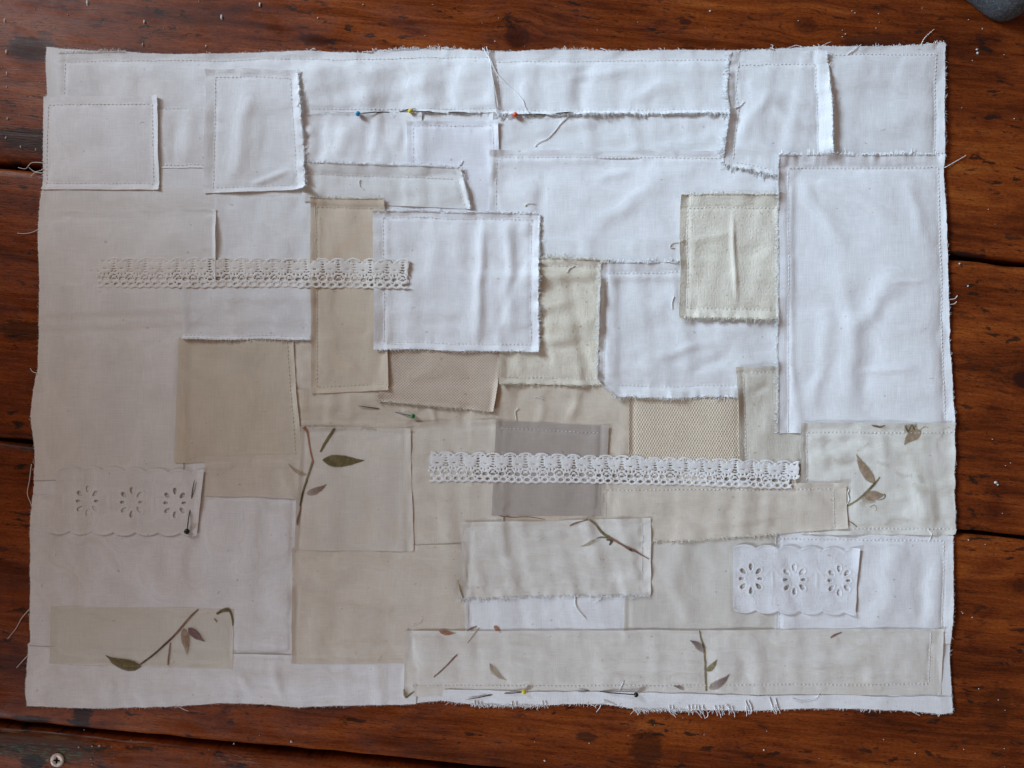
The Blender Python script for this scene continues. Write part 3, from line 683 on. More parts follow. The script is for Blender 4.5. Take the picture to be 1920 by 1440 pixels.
# --- crochet lace strips
def lace(x0, x1, top0, top1, bot0, bot1, bow, right_cut):
    """period 30 flowers along the strip; u along, v across (0 top .. 54 bottom)."""
    def uv(x, y):
        f = (x - x0) / (x1 - x0)
        tp = top0 + (top1 - top0) * f + bow * np.sin(math.pi * f) + vn(x / 70, x * 0, 8) * 1.2
        bt = bot0 + (bot1 - bot0) * f + bow * np.sin(math.pi * f) + vn(x / 60, x * 0 + 9, 9) * 1.2
        return x - x0, (y - tp) / (bt - tp) * 54.0
    def hole(u, v, a, b, ang=0.0):
        c, s = math.cos(ang), math.sin(ang)
        p = u * c + v * s; q = -u * s + v * c
        a, b = a * 0.95, b * 0.92
        return (np.sqrt((p / a) ** 2 + (q / b) ** 2 + 1e-6) - 1) * min(a, b)
    def field(x, y):
        u, v = uv(x, y)
        u = u + vn(u / 27.0, v / 40.0, 19) * 2.2; v = v + vn(u / 19.0, v / 30.0, 20) * 1.0
        jit = vn(u / 6.0, v / 6.0, 12) * 0.9
        c0 = np.round((u - 15) / 30.0); k = u - 15 - c0 * 30.0            # flower-centred
        g0 = np.round(u / 30.0); m = u - g0 * 30.0                      # gap-centred
        jx = vn(c0 * 1.7, c0 * 0 + 3.3, 13) * 1.4
        k = k + jx; m = m + vn(g0 * 1.3, g0 * 0 + 1.1, 14) * 1.2
        h15 = np.round((u - 4) / 15.0); w = u - 4 - h15 * 15.0 + vn(h15 * 1.9, h15 * 0, 15) * 1.2
        d = np.full(np.shape(u), 99.0)
        def add(e):
            nonlocal d
            d = np.minimum(d, e)
        add(hole(k, v - 20, 2.6, 0.9))                                   # eye of the flower
        for vv, aa in ((11.5, 2.6), (16.2, 3.2), (20.9, 3.5), (25.6, 3.3)):
            add(hole(m, v - vv, aa, 1.25, 0.12 * (vv - 18) / 8))           # ladder between the flowers
        for q in (-2.4, -1.2, 0.0, 1.2, 2.4):
            an = q * 0.42
            add(hole(k - 13.2 * math.sin(an), v - 18.5 - 11.5 * math.cos(an), 1.25, 2.1, an))   # fan below
        add(hole(m, v - 31.0, 3.0, 1.2)); add(hole(m - 4.4, v - 33.6, 1.3, 1.7)); add(hole(m + 4.4, v - 33.6, 1.3, 1.7))
        add(hole(k, v - 38.0, 5.2, 3.7)); add(hole(m, v - 38.6, 4.6, 2.5))  # the large ground openings
        add(hole(k - 8.6, v - 36.6, 1.5, 1.9)); add(hole(k + 8.6, v - 36.6, 1.5, 1.9))
        add(hole(w, v - 47.4, 4.1, 2.9)); add(hole(np.abs(w) - 7.5, v - 44.0, 1.1, 1.0))
        an = 0.35
        add(hole(np.abs(k) - 4.6, v - 6.6, 1.7, 0.7, 0.5))
        add(hole(m - 0.6, v - 3.6, 4.6, 0.75)); add(hole(m + 1.0, v - 7.0, 3.2, 0.75)); add(hole(np.abs(m) - 8.0, v - 5.6, 1.5, 0.7, 0.7))
        d = d + jit * 0.5
        top = v - (4.2 - 4.8 * np.sqrt(np.clip(1 - (m / 12.5) ** 2, 0, 1)))
        bot = (54.0 - 1.9 * (0.5 + 0.5 * np.cos(2 * math.pi * w / 15.0 + math.pi))) - v
        ends = np.minimum(u - 1.0 - 1.2 * np.cos(v / 3.5), (x1 - x0) - u - right_cut(v) + 0.8 * np.cos(v / 2.2))
        return d, np.minimum(np.minimum(top, bot), ends)
    def sdf(x, y):
        d, o = field(x, y)
        return np.minimum(d, o)
    def hgt(x, y):
        d, o = field(x, y)
        u, v = uv(x, y)
        e = np.minimum(d, o)
        z = 0.7 * (1 - np.exp(-np.maximum(e, 0) / 1.1))
        c0 = np.round((u - 15) / 30.0); k = u - 15 - c0 * 30.0
        r = np.hypot(k, (v - 19) * 1.05)
        z = z + 0.18 * np.cos(np.arctan2(v - 19, k) * 16) * np.exp(-((r - 7.5) / 4.5) ** 2)
        return z
    return sdf, hgt
LACE = []

# ------------------------------------------------------------------ drape every patch over what lies below it
TOP = np.full((NY, NX), -1, int)
def edge_field(p, x, y, seed):
    """per-edge inward distance (with the wavering of a hand-cut edge) and run along it"""
    q = p['quad']; out = []
    for e in range(len(q)):
        (ax, ay), (bx, by) = q[e], q[(e + 1) % len(q)]
        ex, ey = bx - ax, by - ay; L = math.hypot(ex, ey); ex /= L; ey /= L
        s = (x - ax) * ex + (y - ay) * ey
        d = -(x - ax) * ey + (y - ay) * ex
        so = seed * 3.7 + e * 11.3
        w = vn(s / 75, s * 0 + so, 3) * p['wob'] + vn(s / 18, s * 0 + so, 4) * p['wob'] * 0.35
        if p['fray'][e]:
            w = w + vn(s / 2.6, s * 0 + so, 5) * 0.55 * min(p['fray'][e], 2)
        out.append((d + w, s, L))
    return out
def patch_sdf(p, x, y, seed):
    E = edge_field(p, x, y, seed)
    d = np.minimum.reduce([k[0] for k in E])
    if p['carve'] is not None: d = np.minimum(d, p['carve'](x, y))
    if p['clip']: d = np.minimum(d, sd_base(x, y) + 0.3)
    return d
for i, p in enumerate(PATCH):
    q = np.array(p['quad']); p['box'] = (q[:, 0].min() - 6, q[:, 1].min() - 6, q[:, 0].max() + 6, q[:, 1].max() + 6)
    x0, y0, x1, y1 = p['box']
    sl = (slice(max(0, int((y0 - 30) / R)), min(NY, int((y1 + 30) / R))), slice(max(0, int((x0 - 30) / R)), min(NX, int((x1 + 30) / R))))
    p['sl'] = sl
    c = p['carve']; p['carve'] = None
    p['mask'] = patch_sdf(p, gx[sl], gy[sl], i) > 0
    p['carve'] = c
    TOP[sl][p['mask']] = i

for i, p in enumerate(PATCH):
    sl = p['sl']; X, Y = gx[sl], gy[sl]
    h = H[sl]
    rel = h - H_base[sl]
    under = np.maximum(blur(dilate(rel, 3), p['drape'] / 1.6), rel) + H_base[sl]
    covered = np.clip(blur((TOP[sl] > i).astype(float), 2.5) * 1.8, 0, 1)
    E = edge_field(p, X, Y, i)
    z = under + p['t']
    inner = np.full(X.shape, 999.0)
    for e in range(len(E)):
        d, s, L = E[e]
        hm = p['hem'][e]; run = hm or 14.0; lf = p['lift'][e]
        if lf:
            mod = 0.62 + 0.75 * vn(s / 55, s * 0 + i * 2.1 + e, 10) + 0.30 * vn(s / 15, s * 0 + i + e, 11)
            if p['fray'][e] >= 2: mod = mod + 0.45 * vn(s / 11, s * 0 + i + e * 3, 9)
            z = z + lf * np.clip(mod, 0.12, 1.7) * np.clip((run - d) / run, 0, 1.15) ** 1.25 * (1 - covered)
        if hm:
            z = z - 0.9 * np.exp(-0.5 * ((d - hm) / 2.6) ** 2) * (1 - 0.6 * covered)
            inner = np.minimum(inner, np.where(d > hm, d - hm, 0))
            pk = vn(s / 10.0, d / 36.0 + i, 12) * np.exp(-np.abs(d - hm) / 16.0)
            z = z + p['pucker'] * pk * (1 - covered)
    z = z + 1.3 * (1 - np.exp(-np.minimum(inner, 400) / 11.0)) * 0.9
    fac = 1 - 0.8 * covered
    z = z + 0.85 * p['wr'] * (fbm(X / p['wl'] / 1.3, Y / p['wl'] / 1.3, 30 + i, 2) + 0.6) * fac
    sk = 0.25 * ((i * 37) % 11 / 5.0 - 1)
    z = z + 1.6 * p['wr'] * (vn((X + sk * Y) / (p['wl'] * 0.75), Y / (p['wl'] * 4.2), 40 + i) + 0.8 * vn(X / (p['wl'] * 4.5), (Y - sk * X) / (p['wl'] * 0.7), 60 + i)) * fac
    z = z + 0.15 * p['wr'] * fbm(X / 11.0, Y / 11.0, 50 + i, 2) * fac
    z = np.maximum(z, h + min(0.5, p['t'] + 0.15))
    p['z'] = z
    full = H[sl]; full[p['mask']] = z[p['mask']]; H[sl] = full

# ------------------------------------------------------------------ build the meshes
def empty(name, loc=(0, 0, 0), label=None, cat=None, group=None, kind=None):
    o = bpy.data.objects.new(name, None)
    col.objects.link(o)
    o.empty_display_size = 0.02
    o.location = loc
    if label: o['label'] = label
    if cat: o['category'] = cat
    if group: o['group'] = group
    if kind: o['kind'] = kind
    return o

cloth = empty('patchwork_cloth', (0, 0, 0), 'patchwork of white, cream and beige fabric scraps sewn together on the boards', 'patchwork')
me = sheet('backing', sd_base, lambda x, y: samp(H_base, x, y), (44, 78, 1796, 1342), 4.0, 1.0)
new_obj('backing', me, M['backing'], cloth, None, 'white cotton backing showing at the outer edge')

def zpatch(p):
    full = np.zeros((NY, NX)); full[p['sl']] = p['z']
    if p['relief'] is None: return lambda x, y: samp(full, x, y)
    return lambda x, y: samp(full, x, y) + p['relief'](x, y)

def edge_point(p, e, s, dist, i):
    (ax, ay), (bx, by) = p['quad'][e], p['quad'][(e + 1) % len(p['quad'])]
    ex, ey = bx - ax, by - ay; L = math.hypot(ex, ey); ex /= L; ey /= L
    so = i * 3.7 + e * 11.3
    w = vn(s / 75, s * 0 + so, 3) * p['wob'] + vn(s / 18, s * 0 + so, 4) * p['wob'] * 0.35
    d = dist - w
    return ax + ex * s - ey * d, ay + ey * s + ex * d, (ey, -ex), (ex, ey)     # point, outward, along

for i, p in enumerate(PATCH):
    zf = zpatch(p)
    me = sheet(p['name'], lambda x, y: patch_sdf(p, x, y, i), zf, p['box'], p['g'], p['t'] + 0.05)
    if p['loose']:
        o = new_obj(p['name'], me, M[p['mat']])
        o['label'] = p['label']; o['category'] = 'trim'
    else:
        o = new_obj(p['name'], me, M[p['mat']], cloth, None, p['label'])
    p['obj'] = o
    tm = M[THREAD_OF.get(p['mat'], 'thread')]
    # machine stitching along the hems
    st = []
    for e in range(len(p['quad'])):
        hm = p['hem'][e]
        if not hm or not p['st'][e]: continue
        (ax, ay), (bx, by) = p['quad'][e], p['quad'][(e + 1) % len(p['quad'])]; L = math.hypot(bx - ax, by - ay)
        a0 = (p['hem'][e - 1] or 2); a1 = L - (p['hem'][(e + 1) % len(p['hem'])] or 2)
        s = a0
        while s < a1 - 4:
            ln = 4.6 + random.uniform(-0.5, 0.5)
            ss = np.array([s, s + ln * 0.5, s + ln])
            x, y, _, _ = edge_point(p, e, ss, hm, i)
            xm, ym = x[1], y[1]
            if 0 < xm < 1919 and 0 < ym < 1439 and TOP[int(ym / R), int(xm / R)] == i and SD0[int(ym / R), int(xm / R)] > 4:
                y = y + random.uniform(-0.35, 0.35); x = x + random.uniform(-0.35, 0.35)
                z = zf(x, y)
                z = z + np.array([0.15, 0.85, 0.15])
                st.append((np.stack([x, y, z], 1), [0.30, 0.48, 0.30]))
            s += 7.4
    if st:
        new_obj('stitching', tubes('stitching', st, 4), M['thread'] if p['mat'] not in ('tan', 'taupe') else tm, o, 'stuff')
    # feathered threads along torn edges
    fr = []
    for e in range(len(p['quad'])):
        f = p['fray'][e]
        if not f: continue
        (ax, ay), (bx, by) = p['quad'][e], p['quad'][(e + 1) % len(p['quad'])]; L = math.hypot(bx - ax, by - ay)
        s = 1.0
        while s < L - 1:
            dens = 0.5 + 0.5 * float(vn(s / 30, 0.0 + i + e, 16))
            ln = random.uniform(2.0, 5.5) + (random.random() ** 2.5) * 6.0 * f * dens
            ss = np.array([s])
            x, y, (ox, oy_), (tx, ty) = edge_point(p, e, ss, 1.0, i)
            x = float(x[0]); y = float(y[0])
            if 2 < x < 1917 and 2 < y < 1437 and TOP[int(y / R), int(x / R)] == i:
                a = random.gauss(0, 0.5)
                dx, dy = ox + tx * a, oy_ + ty * a
                z0 = float(zf(np.array([x]), np.array([y]))[0])
                zb = float(samp(H, x + dx * ln, y + dy * ln))
                ze = max(zb + 0.5, z0 - 0.12 * ln + random.uniform(-0.6, 0.9)) if SD0[int(np.clip((y + dy * ln) / R, 0, NY - 1)), int(np.clip((x + dx * ln) / R, 0, NX - 1))] > -3 else z0 - 0.1 * ln
                cv = random.gauss(0, 0.18) * ln
                fr.append((np.array([[x - dx * 1.5, y - dy * 1.5, z0 - 0.1], [x + dx * ln * 0.5 + tx * cv, y + dy * ln * 0.5 + ty * cv, (z0 + ze) / 2 + 0.4], [x + dx * ln + tx * cv * 2, y + dy * ln + ty * cv * 2, ze]]), [0.6, 0.52, 0.28]))
            s += random.uniform(1.2, 3.0) / (0.6 + 0.5 * f)
    if fr:
        new_obj('frayed_edge', tubes('frayed_edge', fr, 3), tm, o, 'stuff')

# the outer edge of the backing frays too
fr = []
Pn = np.array(OUT, float); Qn = np.roll(Pn, -1, axis=0)
for (ax, ay), (bx, by) in zip(Pn, Qn):
    L = math.hypot(bx - ax, by - ay); ex, ey = (bx - ax) / L, (by - ay) / L; ox, oy_ = ey, -ex
    s = 0.0
    while s < L:
        x, y = ax + ex * s, ay + ey * s
        heavy = 1.0
        if y > 1300 and x > 820: heavy = 1.5
        if y < 100 and 690 < x < 1180: heavy = 1.8
        if x > 1755 and y < 300: heavy = 1.7
        if x < 90: heavy = 0.7
        dn = 0.5 + 0.5 * float(vn(s / 22 + ax, ay * 0.1, 17))
        ln = random.uniform(0.8, 2.8) + random.random() ** 3 * 6 * heavy * dn
        a = random.gauss(0, 0.55); dx, dy = ox + ex * a, oy_ + ey * a
        z0 = float(samp(H, x - ox * 3, y - oy_ * 3)) - 0.4
        fr.append((np.array([[x - dx * 2, y - dy * 2, z0], [x + dx * ln * .5, y + dy * ln * .5, z0], [x + dx * ln + ex * random.gauss(0, .6), y + dy * ln + ey * random.gauss(0, .6), max(FLOOR_Z + 0.6, z0 - 0.25 * ln)]]), [0.5, 0.42, 0.22]))
        s += random.uniform(1.3, 3.6) / heavy
new_obj('frayed_edge', tubes('frayed_edge', fr, 3), M['thread'], cloth, 'stuff')

# long threads hanging from the edges or lying on the cloth: (points, radius, on the cloth?)
def bez(pts, n=14):
    pts = np.array(pts, float)
    t = np.linspace(0, len(pts) - 1, n)
    i = np.clip(t.astype(int), 0, len(pts) - 2); f = (t - i)[:, None]
    p0 = pts[np.clip(i - 1, 0, len(pts) - 1)]; p1 = pts[i]; p2 = pts[i + 1]; p3 = pts[np.clip(i + 2, 0, len(pts) - 1)]
    return 0.5 * ((2 * p1) + (p2 - p0) * f + (2 * p0 - 5 * p1 + 4 * p2 - p3) * f ** 2 + (3 * p1 - p0 - 3 * p2 + p3) * f ** 3)
THREADS = [
    [(1725, 86), (1733, 72), (1743, 62), (1752, 54)], [(1770, 315), (1788, 305), (1800, 298), (1812, 291)], [(1540, 87), (1550, 82), (1557, 79)], [(1588, 103), (1602, 93), (1614, 84)], [(1450, 94), (1447, 90), (1449, 86), (1445, 84)],
    [(1480, 90), (1492, 86), (1503, 89)], [(84, 306), (60, 305), (48, 316), (34, 314)], [(84, 318), (66, 322), (54, 314)], [(82, 325), (66, 324), (58, 330)], [(74, 430), (60, 436), (45, 438), (32, 437)],
    [(72, 700), (62, 697), (57, 690)], [(60, 870), (56, 900), (52, 925), (60, 945), (64, 950)], [(56, 1142), (40, 1160), (30, 1178), (14, 1198)], [(54, 1228), (44, 1238), (31, 1252)], [(330, 1321), (342, 1328), (353, 1333)],
    [(1100, 1317), (1112, 1322), (1118, 1327)], [(1127, 1319), (1124, 1327), (1118, 1335)], [(1130, 1312), (1142, 1316), (1155, 1322), (1163, 1318)], [(1186, 1327), (1192, 1333), (1197, 1340)], [(1778, 562), (1790, 560), (1795, 554)], [(1779, 571), (1788, 570), (1794, 565)],
    [(1252, 1330), (1258, 1337), (1263, 1341)], [(1258, 1328), (1265, 1336), (1270, 1340)], [(1286, 1329), (1296, 1335), (1298, 1336)], [(1300, 1326), (1310, 1338), (1316, 1346)], [(1306, 1325), (1318, 1338), (1322, 1347)], [(1314, 1325), (1325, 1333), (1327, 1342), (1322, 1346)],
    [(1338, 1322), (1346, 1333), (1352, 1340)], [(1346, 1322), (1353, 1332), (1355, 1341)], [(1360, 1320), (1370, 1330), (1376, 1336)], [(1396, 1312), (1402, 1328), (1404, 1339)], [(1402, 1312), (1408, 1326), (1406, 1338)], [(1440, 1305), (1447, 1322), (1455, 1335)], [(1452, 1308), (1456, 1322), (1456, 1336)],
    [(1706, 1331), (1716, 1337), (1724, 1341)], [(700, 98), (690, 99), (683, 97)], [(1090, 96), (1098, 94), (1102, 96)], [(1126, 91), (1134, 94), (1140, 98)], [(226, 99), (232, 96), (238, 98)], [(583, 96), (588, 91), (592, 94)],
    # lying on the cloth
    [(912, 88), (918, 112), (924, 150), (932, 190), (934, 206)], [(905, 90), (920, 115), (928, 135), (945, 155), (965, 172), (980, 190), (984, 202), (992, 214)], [(1070, 216), (1052, 232), (1040, 247), (1024, 262), (1010, 268), (1003, 276)],
    [(984, 388), (990, 383), (1002, 383)], [(1262, 466), (1254, 465), (1258, 458), (1272, 455), (1280, 450)], [(1076, 500), (1066, 506), (1062, 512)], [(1262, 556), (1258, 570), (1259, 580)],
    [(1078, 1116), (1079, 1135), (1090, 1150), (1098, 1160)], [(1168, 1276), (1164, 1286), (1160, 1292)], [(774, 1170), (786, 1166), (792, 1160)], [(862, 312), (866, 306), (868, 302)], [(1535, 1300), (1522, 1310), (1500, 1313), (1482, 1308)],
    [(1738, 992), (1744, 1000), (1742, 1012)], [(715, 1230), (712, 1232), (709, 1236)], [(972, 765), (966, 772), (968, 788)], [(1018, 748), (1010, 745), (1002, 744)], [(1590, 917), (1587, 925), (1590, 935), (1585, 945)],
    [(676, 338), (674, 345), (676, 351)], [(560, 204), (566, 196), (574, 200)], [(1376, 205), (1386, 200), (1394, 192)], [(1270, 495), (1240, 492), (1210, 496)],
]
random.seed(23)
for (bx_, by_) in ((1256, 1329), (1262, 1329), (1290, 1328), (1297, 1328), (1304, 1328), (1310, 1328), (1317, 1328), (1340, 1329), (1347, 1329), (1354, 1329), (1366, 1330), (1373, 1330), (1398, 1329), (1403, 1329), (1408, 1329), (1448, 1328), (1453, 1328), (1458, 1327), (890, 1320), (897, 1321), (904, 1321), (960, 1321), (968, 1321), (1018, 1320), (1024, 1320)):
    l_ = random.uniform(7, 17) if bx_ > 1100 else random.uniform(4, 8)
    k_ = random.uniform(0.1, 0.7)
    THREADS.append([(bx_ - k_ * 4, by_ - 7), (bx_, by_), (bx_ + k_ * l_ * 0.6, by_ + l_ * 0.55), (bx_ + k_ * l_ * random.uniform(0.3, 1.1), by_ + l_)])
for k, pts in enumerate(THREADS):
    b = bez(pts, 5 * len(pts))
    on = SD0[np.clip((b[:, 1] / R).astype(int), 0, NY - 1), np.clip((b[:, 0] / R).astype(int), 0, NX - 1)]
    z = np.where(on > -1, samp(H, b[:, 0], b[:, 1]) + 1.0, 0.0)
    out = on <= -1
    z[out] = np.maximum(FLOOR_Z + 1.0, 2.0 + on[out] * 0.12)
    z = z + np.abs(np.sin(np.linspace(0, 5, len(z)) + k)) * 0.5
    me = tubes('loose_thread', [(np.column_stack([b, z]), np.linspace(0.78, 0.5, len(z)))], 5)
    new_obj('loose_thread', me, M['cream_thread'] if k in (43, 44, 52, 53) else M['thread'], cloth)

# ------------------------------------------------------------------ crochet lace strips lying across the patches
def build_lace(name, args, mat, label, right_cut, box, t, tiltend=0.0):
    sdf, hg = lace(*args, right_cut)
    under = blur(dilate(H, 4), 5.0)
    def zf(x, y):
        up = np.exp(-np.maximum(args[1] - x, 0) / 28.0) * tiltend
        return samp(under, x, y) + t + hg(x, y) + up + 0.5 * fbm(x / 24, y / 24, 61, 2)
    me = sheet(name, sdf, zf, box, 1.0, 0.7)
    o = new_obj(name, me, mat)
    o['label'] = label; o['category'] = 'lace'
    return o
build_lace('lace_strip', (186, 771, 484, 487, 541, 543, -1.0), M['lace2'], 'cream crochet lace strip crossing the tan column on the left', lambda v: 3 + 0.06 * v + np.where(v > 40, (v - 40) * 0.5, 0) - np.where(v > 50, 9, 0), (180, 476, 778, 552), 0.3, 5.0)
build_lace('lace_strip', (806, 1496, 845, 864, 903, 916, -1.5), M['lace'], 'white crochet lace strip crossing the grey taupe rectangle', lambda v: 2 + np.where((v > 34) & (v < 44), 6.0, 0) + np.where(v >= 40, 12, 0), (800, 836, 1504, 926), 0.5, 3.0)

# ------------------------------------------------------------------ printed leaves and twigs (flat print on the cloth)
def print_mat(name, rgb, rgb2, strength):
    n = NT(name)
    at = n.t.nodes.new('ShaderNodeAttribute'); at.attribute_name = 'ink'
    nz = n.noise(n.coords((0.10, 0.10, 1)), 1.0, 3.0, 0.6)
    th = n.noise(n.coords((0.06, 0.8, 1)), 1.0, 2.0)
    n.base(n.mix(n.smooth(nz, 0.35, 0.68), rgb, rgb2)); n.rough(0.85)
    n.b.inputs['Specular IOR Level'].default_value = 0.15
    a = n.math('MULTIPLY', at.outputs['Fac'], n.smooth(n.math('ADD', nz, n.math('MULTIPLY', th, 0.4)), 0.38, 0.66, strength * 0.72, strength))
    n.link(n.math('MINIMUM', a, 1.0), n.b.inputs['Alpha'])
    return n.m
INK = {
    'green': print_mat('print_dark_green', (0.135, 0.108, 0.046), (0.215, 0.170, 0.078), 0.92),
    'olive': print_mat('print_olive', (0.20, 0.160, 0.080), (0.31, 0.250, 0.135), 0.88),
    'brown': print_mat('print_brown', (0.22, 0.112, 0.078), (0.32, 0.185, 0.135), 0.90),
    'plum': print_mat('print_plum', (0.185, 0.105, 0.098), (0.26, 0.165, 0.150), 0.90),
    'rose': print_mat('print_rose_brown', (0.31, 0.215, 0.135), (0.45, 0.33, 0.23), 0.82),
    'rust': print_mat('print_rust', (0.34, 0.130, 0.070), (0.44, 0.215, 0.12), 0.82),
    'tan': print_mat('print_tan', (0.40, 0.30, 0.19), (0.50, 0.40, 0.27), 0.55),
    'faint': print_mat('print_faint', (0.52, 0.48, 0.36), (0.55, 0.50, 0.40), 0.22),
    'black': print_mat('print_near_black', (0.075, 0.062, 0.034), (0.135, 0.110, 0.062), 0.85),
    'lightvein': print_mat('print_vein', (0.42, 0.36, 0.26), (0.50, 0.43, 0.32), 0.45),
}
def ribbon(name, pts, widths, ink, owner, lift=0.55, soft=0.25, side=None, n=None):
    b = bez(pts, n or max(10, 6 * len(pts)))
    m = len(b)
    wv = np.interp(np.linspace(0, 1, m), np.linspace(0, 1, len(widths)), widths) / 2
    t = np.gradient(b, axis=0); t /= np.maximum(np.linalg.norm(t, axis=1, keepdims=True), 1e-9)
    nn = np.stack([-t[:, 1], t[:, 0]], 1)
    cr = np.array([-1, -0.8, -0.45, 0, 0.45, 0.8, 1.0])
    V = b[:, None, :] + nn[:, None, :] * (cr[None, :, None] * wv[:, None, None])
    rag = vn(V[:, :, 0] / 2.5, V[:, :, 1] / 2.5, 18) * 0.30 * np.minimum(wv, 3)[:, None]
    V = V + nn[:, None, :] * (np.abs(cr) > 0.9)[None, :, None] * rag[:, :, None] * np.sign(cr)[None, :, None]
    x, y = V[:, :, 0].ravel(), V[:, :, 1].ravel()
    z = np.maximum.reduce([samp(H, x + ax_, y + ay_) for ax_, ay_ in ((0, 0), (2, 0), (-2, 0), (0, 2), (0, -2))]) + lift
    k = len(cr)
    a = np.arange(m - 1)[:, None] * k + np.arange(k - 1)[None, :]
    q = np.stack([a, a + k, a + k + 1, a + 1], -1).reshape(-1, 4)
    me = mesh_np(name, to_world(x, y, z), q)
    ink_v = np.clip((1.0 - np.abs(cr)) / max(soft, 1e-3), 0, 1)[None, :] * np.ones((m, 1))
    if side == 'fade_start': ink_v = ink_v * np.linspace(0.15, 1, m)[:, None] ** 0.7
    if side == 'fade_end': ink_v = ink_v * np.linspace(1, 0.15, m)[:, None] ** 0.7
    at = me.attributes.new('ink', 'FLOAT', 'POINT')
    at.data.foreach_set('value', np.ascontiguousarray(ink_v.ravel(), dtype=np.float32))
    return new_obj(name, me, INK[ink], owner)
def find(label): return next(p['obj'] for p in PATCH if p['label'] and label in p['label'])
def leaf(owner, base, tip, width, ink, bend=0.0, soft=0.22, side=None, prof=(0.05, 0.55, 0.92, 1.0, 0.93, 0.72, 0.42, 0.16, 0.02), vein=False):
    bx, by = base; tx, ty = tip
    mx, my = (bx + tx) / 2 - (ty - by) * bend, (by + ty) / 2 + (tx - bx) * bend
    o = ribbon('printed_leaf', [base, (bx * .4 + mx * .6, by * .4 + my * .6), (tx * .4 + mx * .6, ty * .4 + my * .6), tip], [width * k for k in prof], ink, owner, soft=soft, side=side, n=22)
    if vein:
        ribbon('printed_vein', [(bx + (tx - bx) * .06, by + (ty - by) * .06), (mx, my), (tx - (tx - bx) * .12, ty - (ty - by) * .12)], [1.4, 1.0], 'lightvein', owner, lift=0.85, soft=0.5)
    return o
def stem(owner, pts, widths, ink, soft=0.55, side=None, lift=0.55): return ribbon('printed_stem', pts, widths, ink, owner, soft=soft, side=side, lift=lift)

A = find('cream square with a printed')
stem(A, [(572, 800), (578, 813), (582, 838), (588, 866)], [9, 5.5, 4, 5], 'rust')
stem(A, [(588, 864), (580, 888), (570, 918), (566, 938), (564, 948)], [6, 5.5, 5.5, 5, 3.5], 'olive')
stem(A, [(578, 900), (570, 920), (566, 938), (564, 948)], [1.5, 3, 3.5, 3], 'black', lift=0.8)
stem(A, [(565, 945), (564, 958), (560, 972), (559, 984)], [2.5, 4, 6, 2], 'brown')
leaf(A, (606, 862), (684, 863), 25, 'green', 0.03, 0.16, vein=False)
leaf(A, (575, 925), (614, 907), 15, 'brown', 0.10, 0.24, 'fade_start')
stem(A, [(602, 847), (610, 832), (620, 816), (629, 803)], [4, 6.5, 7, 5], 'green', 0.3)
leaf(A, (577, 890), (541, 867), 10, 'tan', -0.16, 0.5)
A = find('yellowed strip')
leaf(A, (268, 1247), (201, 1226), 23, 'green', -0.13, 0.16, vein=True)
stem(A, [(252, 1253), (268, 1242), (290, 1226), (312, 1206), (332, 1187), (350, 1166), (362, 1152), (374, 1141)], [3, 4.5, 5, 5.5, 5.5, 6, 5, 4.5], 'brown')
stem(A, [(268, 1242), (290, 1226), (312, 1207), (330, 1190)], [2, 3, 3, 2], 'black', lift=0.8)
leaf(A, (347, 1176), (353, 1227), 18, 'rose', -0.03, 0.22)
leaf(A, (356, 1175), (387, 1201), 16, 'plum', 0.05, 0.2)
stem(A, [(322, 1203), (320, 1220), (318, 1236), (318, 1245)], [3, 4.5, 4, 3], 'brown')
stem(A, [(408, 1150), (418, 1144), (428, 1142), (434, 1146), (438, 1162), (438, 1172)], [5, 8, 10, 6, 4, 2], 'green', 0.5)
stem(A, [(404, 1158), (408, 1163), (408, 1165)], [3, 4, 2], 'olive', 0.5)
A = find('ivory satin piece with printed leaves')
leaf(A, (1638, 906), (1602, 850), 21, 'rose', -0.05, 0.25)
stem(A, [(1587, 948), (1604, 937), (1618, 926), (1632, 912), (1640, 903), (1647, 894)], [4, 4.5, 5.5, 7, 5, 3], 'olive')
stem(A, [(1628, 917), (1634, 909), (1640, 903)], [1.5, 3, 2], 'black', lift=0.8)
leaf(A, (1618, 930), (1657, 927), 22, 'rose', 0.0, 0.25)
leaf(A, (1612, 930), (1640, 940), 22, 'tan', 0.1, 0.9)
leaf(A, (1608, 940), (1622, 952), 14, 'faint', 0.0, 0.9)
stem(A, [(1628, 950), (1637, 946), (1641, 954), (1638, 958)], [3, 3, 2, 1], 'tan')
stem(A, [(1655, 925), (1657, 929), (1653, 934), (1642, 937)], [2, 2.5, 2, 1], 'black', lift=0.8)
leaf(A, (1724, 808), (1692, 834), 22, 'rose', 0.12, 0.15)
stem(A, [(1692, 804), (1704, 803), (1716, 802)], [18, 20, 19], 'tan', 0.3)
stem(A, [(1694, 797), (1698, 806), (1700, 811)], [3, 4, 2], 'olive')
stem(A, [(1706, 810), (1710, 802), (1714, 797)], [2, 4, 3], 'olive')
stem(A, [(1694, 800), (1700, 808), (1706, 797), (1712, 806)], [2, 3, 2, 3], 'black', lift=0.8)
stem(A, [(1722, 806), (1730, 800), (1738, 802)], [3, 3, 1], 'tan')
stem(A, [(1630, 797), (1640, 799), (1647, 800), (1655, 797)], [2, 5, 5, 2], 'green')
stem(A, [(1604, 846), (1614, 838), (1626, 830)], [8, 10, 6], 'faint', 0.9)
for pts, wd in (([(1676, 884), (1690, 892), (1706, 890)], 14), ([(1560, 862), (1585, 868), (1600, 858)], 20), ([(1640, 866), (1662, 872)], 14), ([(1708, 905), (1722, 920), (1738, 918)], 24), ([(1656, 984), (1676, 972), (1700, 976)], 18), ([(1718, 890), (1726, 905)], 18)):
    stem(A, pts, [wd * 0.5, wd, wd * 0.6], 'faint', 1.0)
stem(A, [(1588, 976), (1596, 980), (1604, 987)], [2, 3, 2], 'olive')
A = find('small ivory satin')
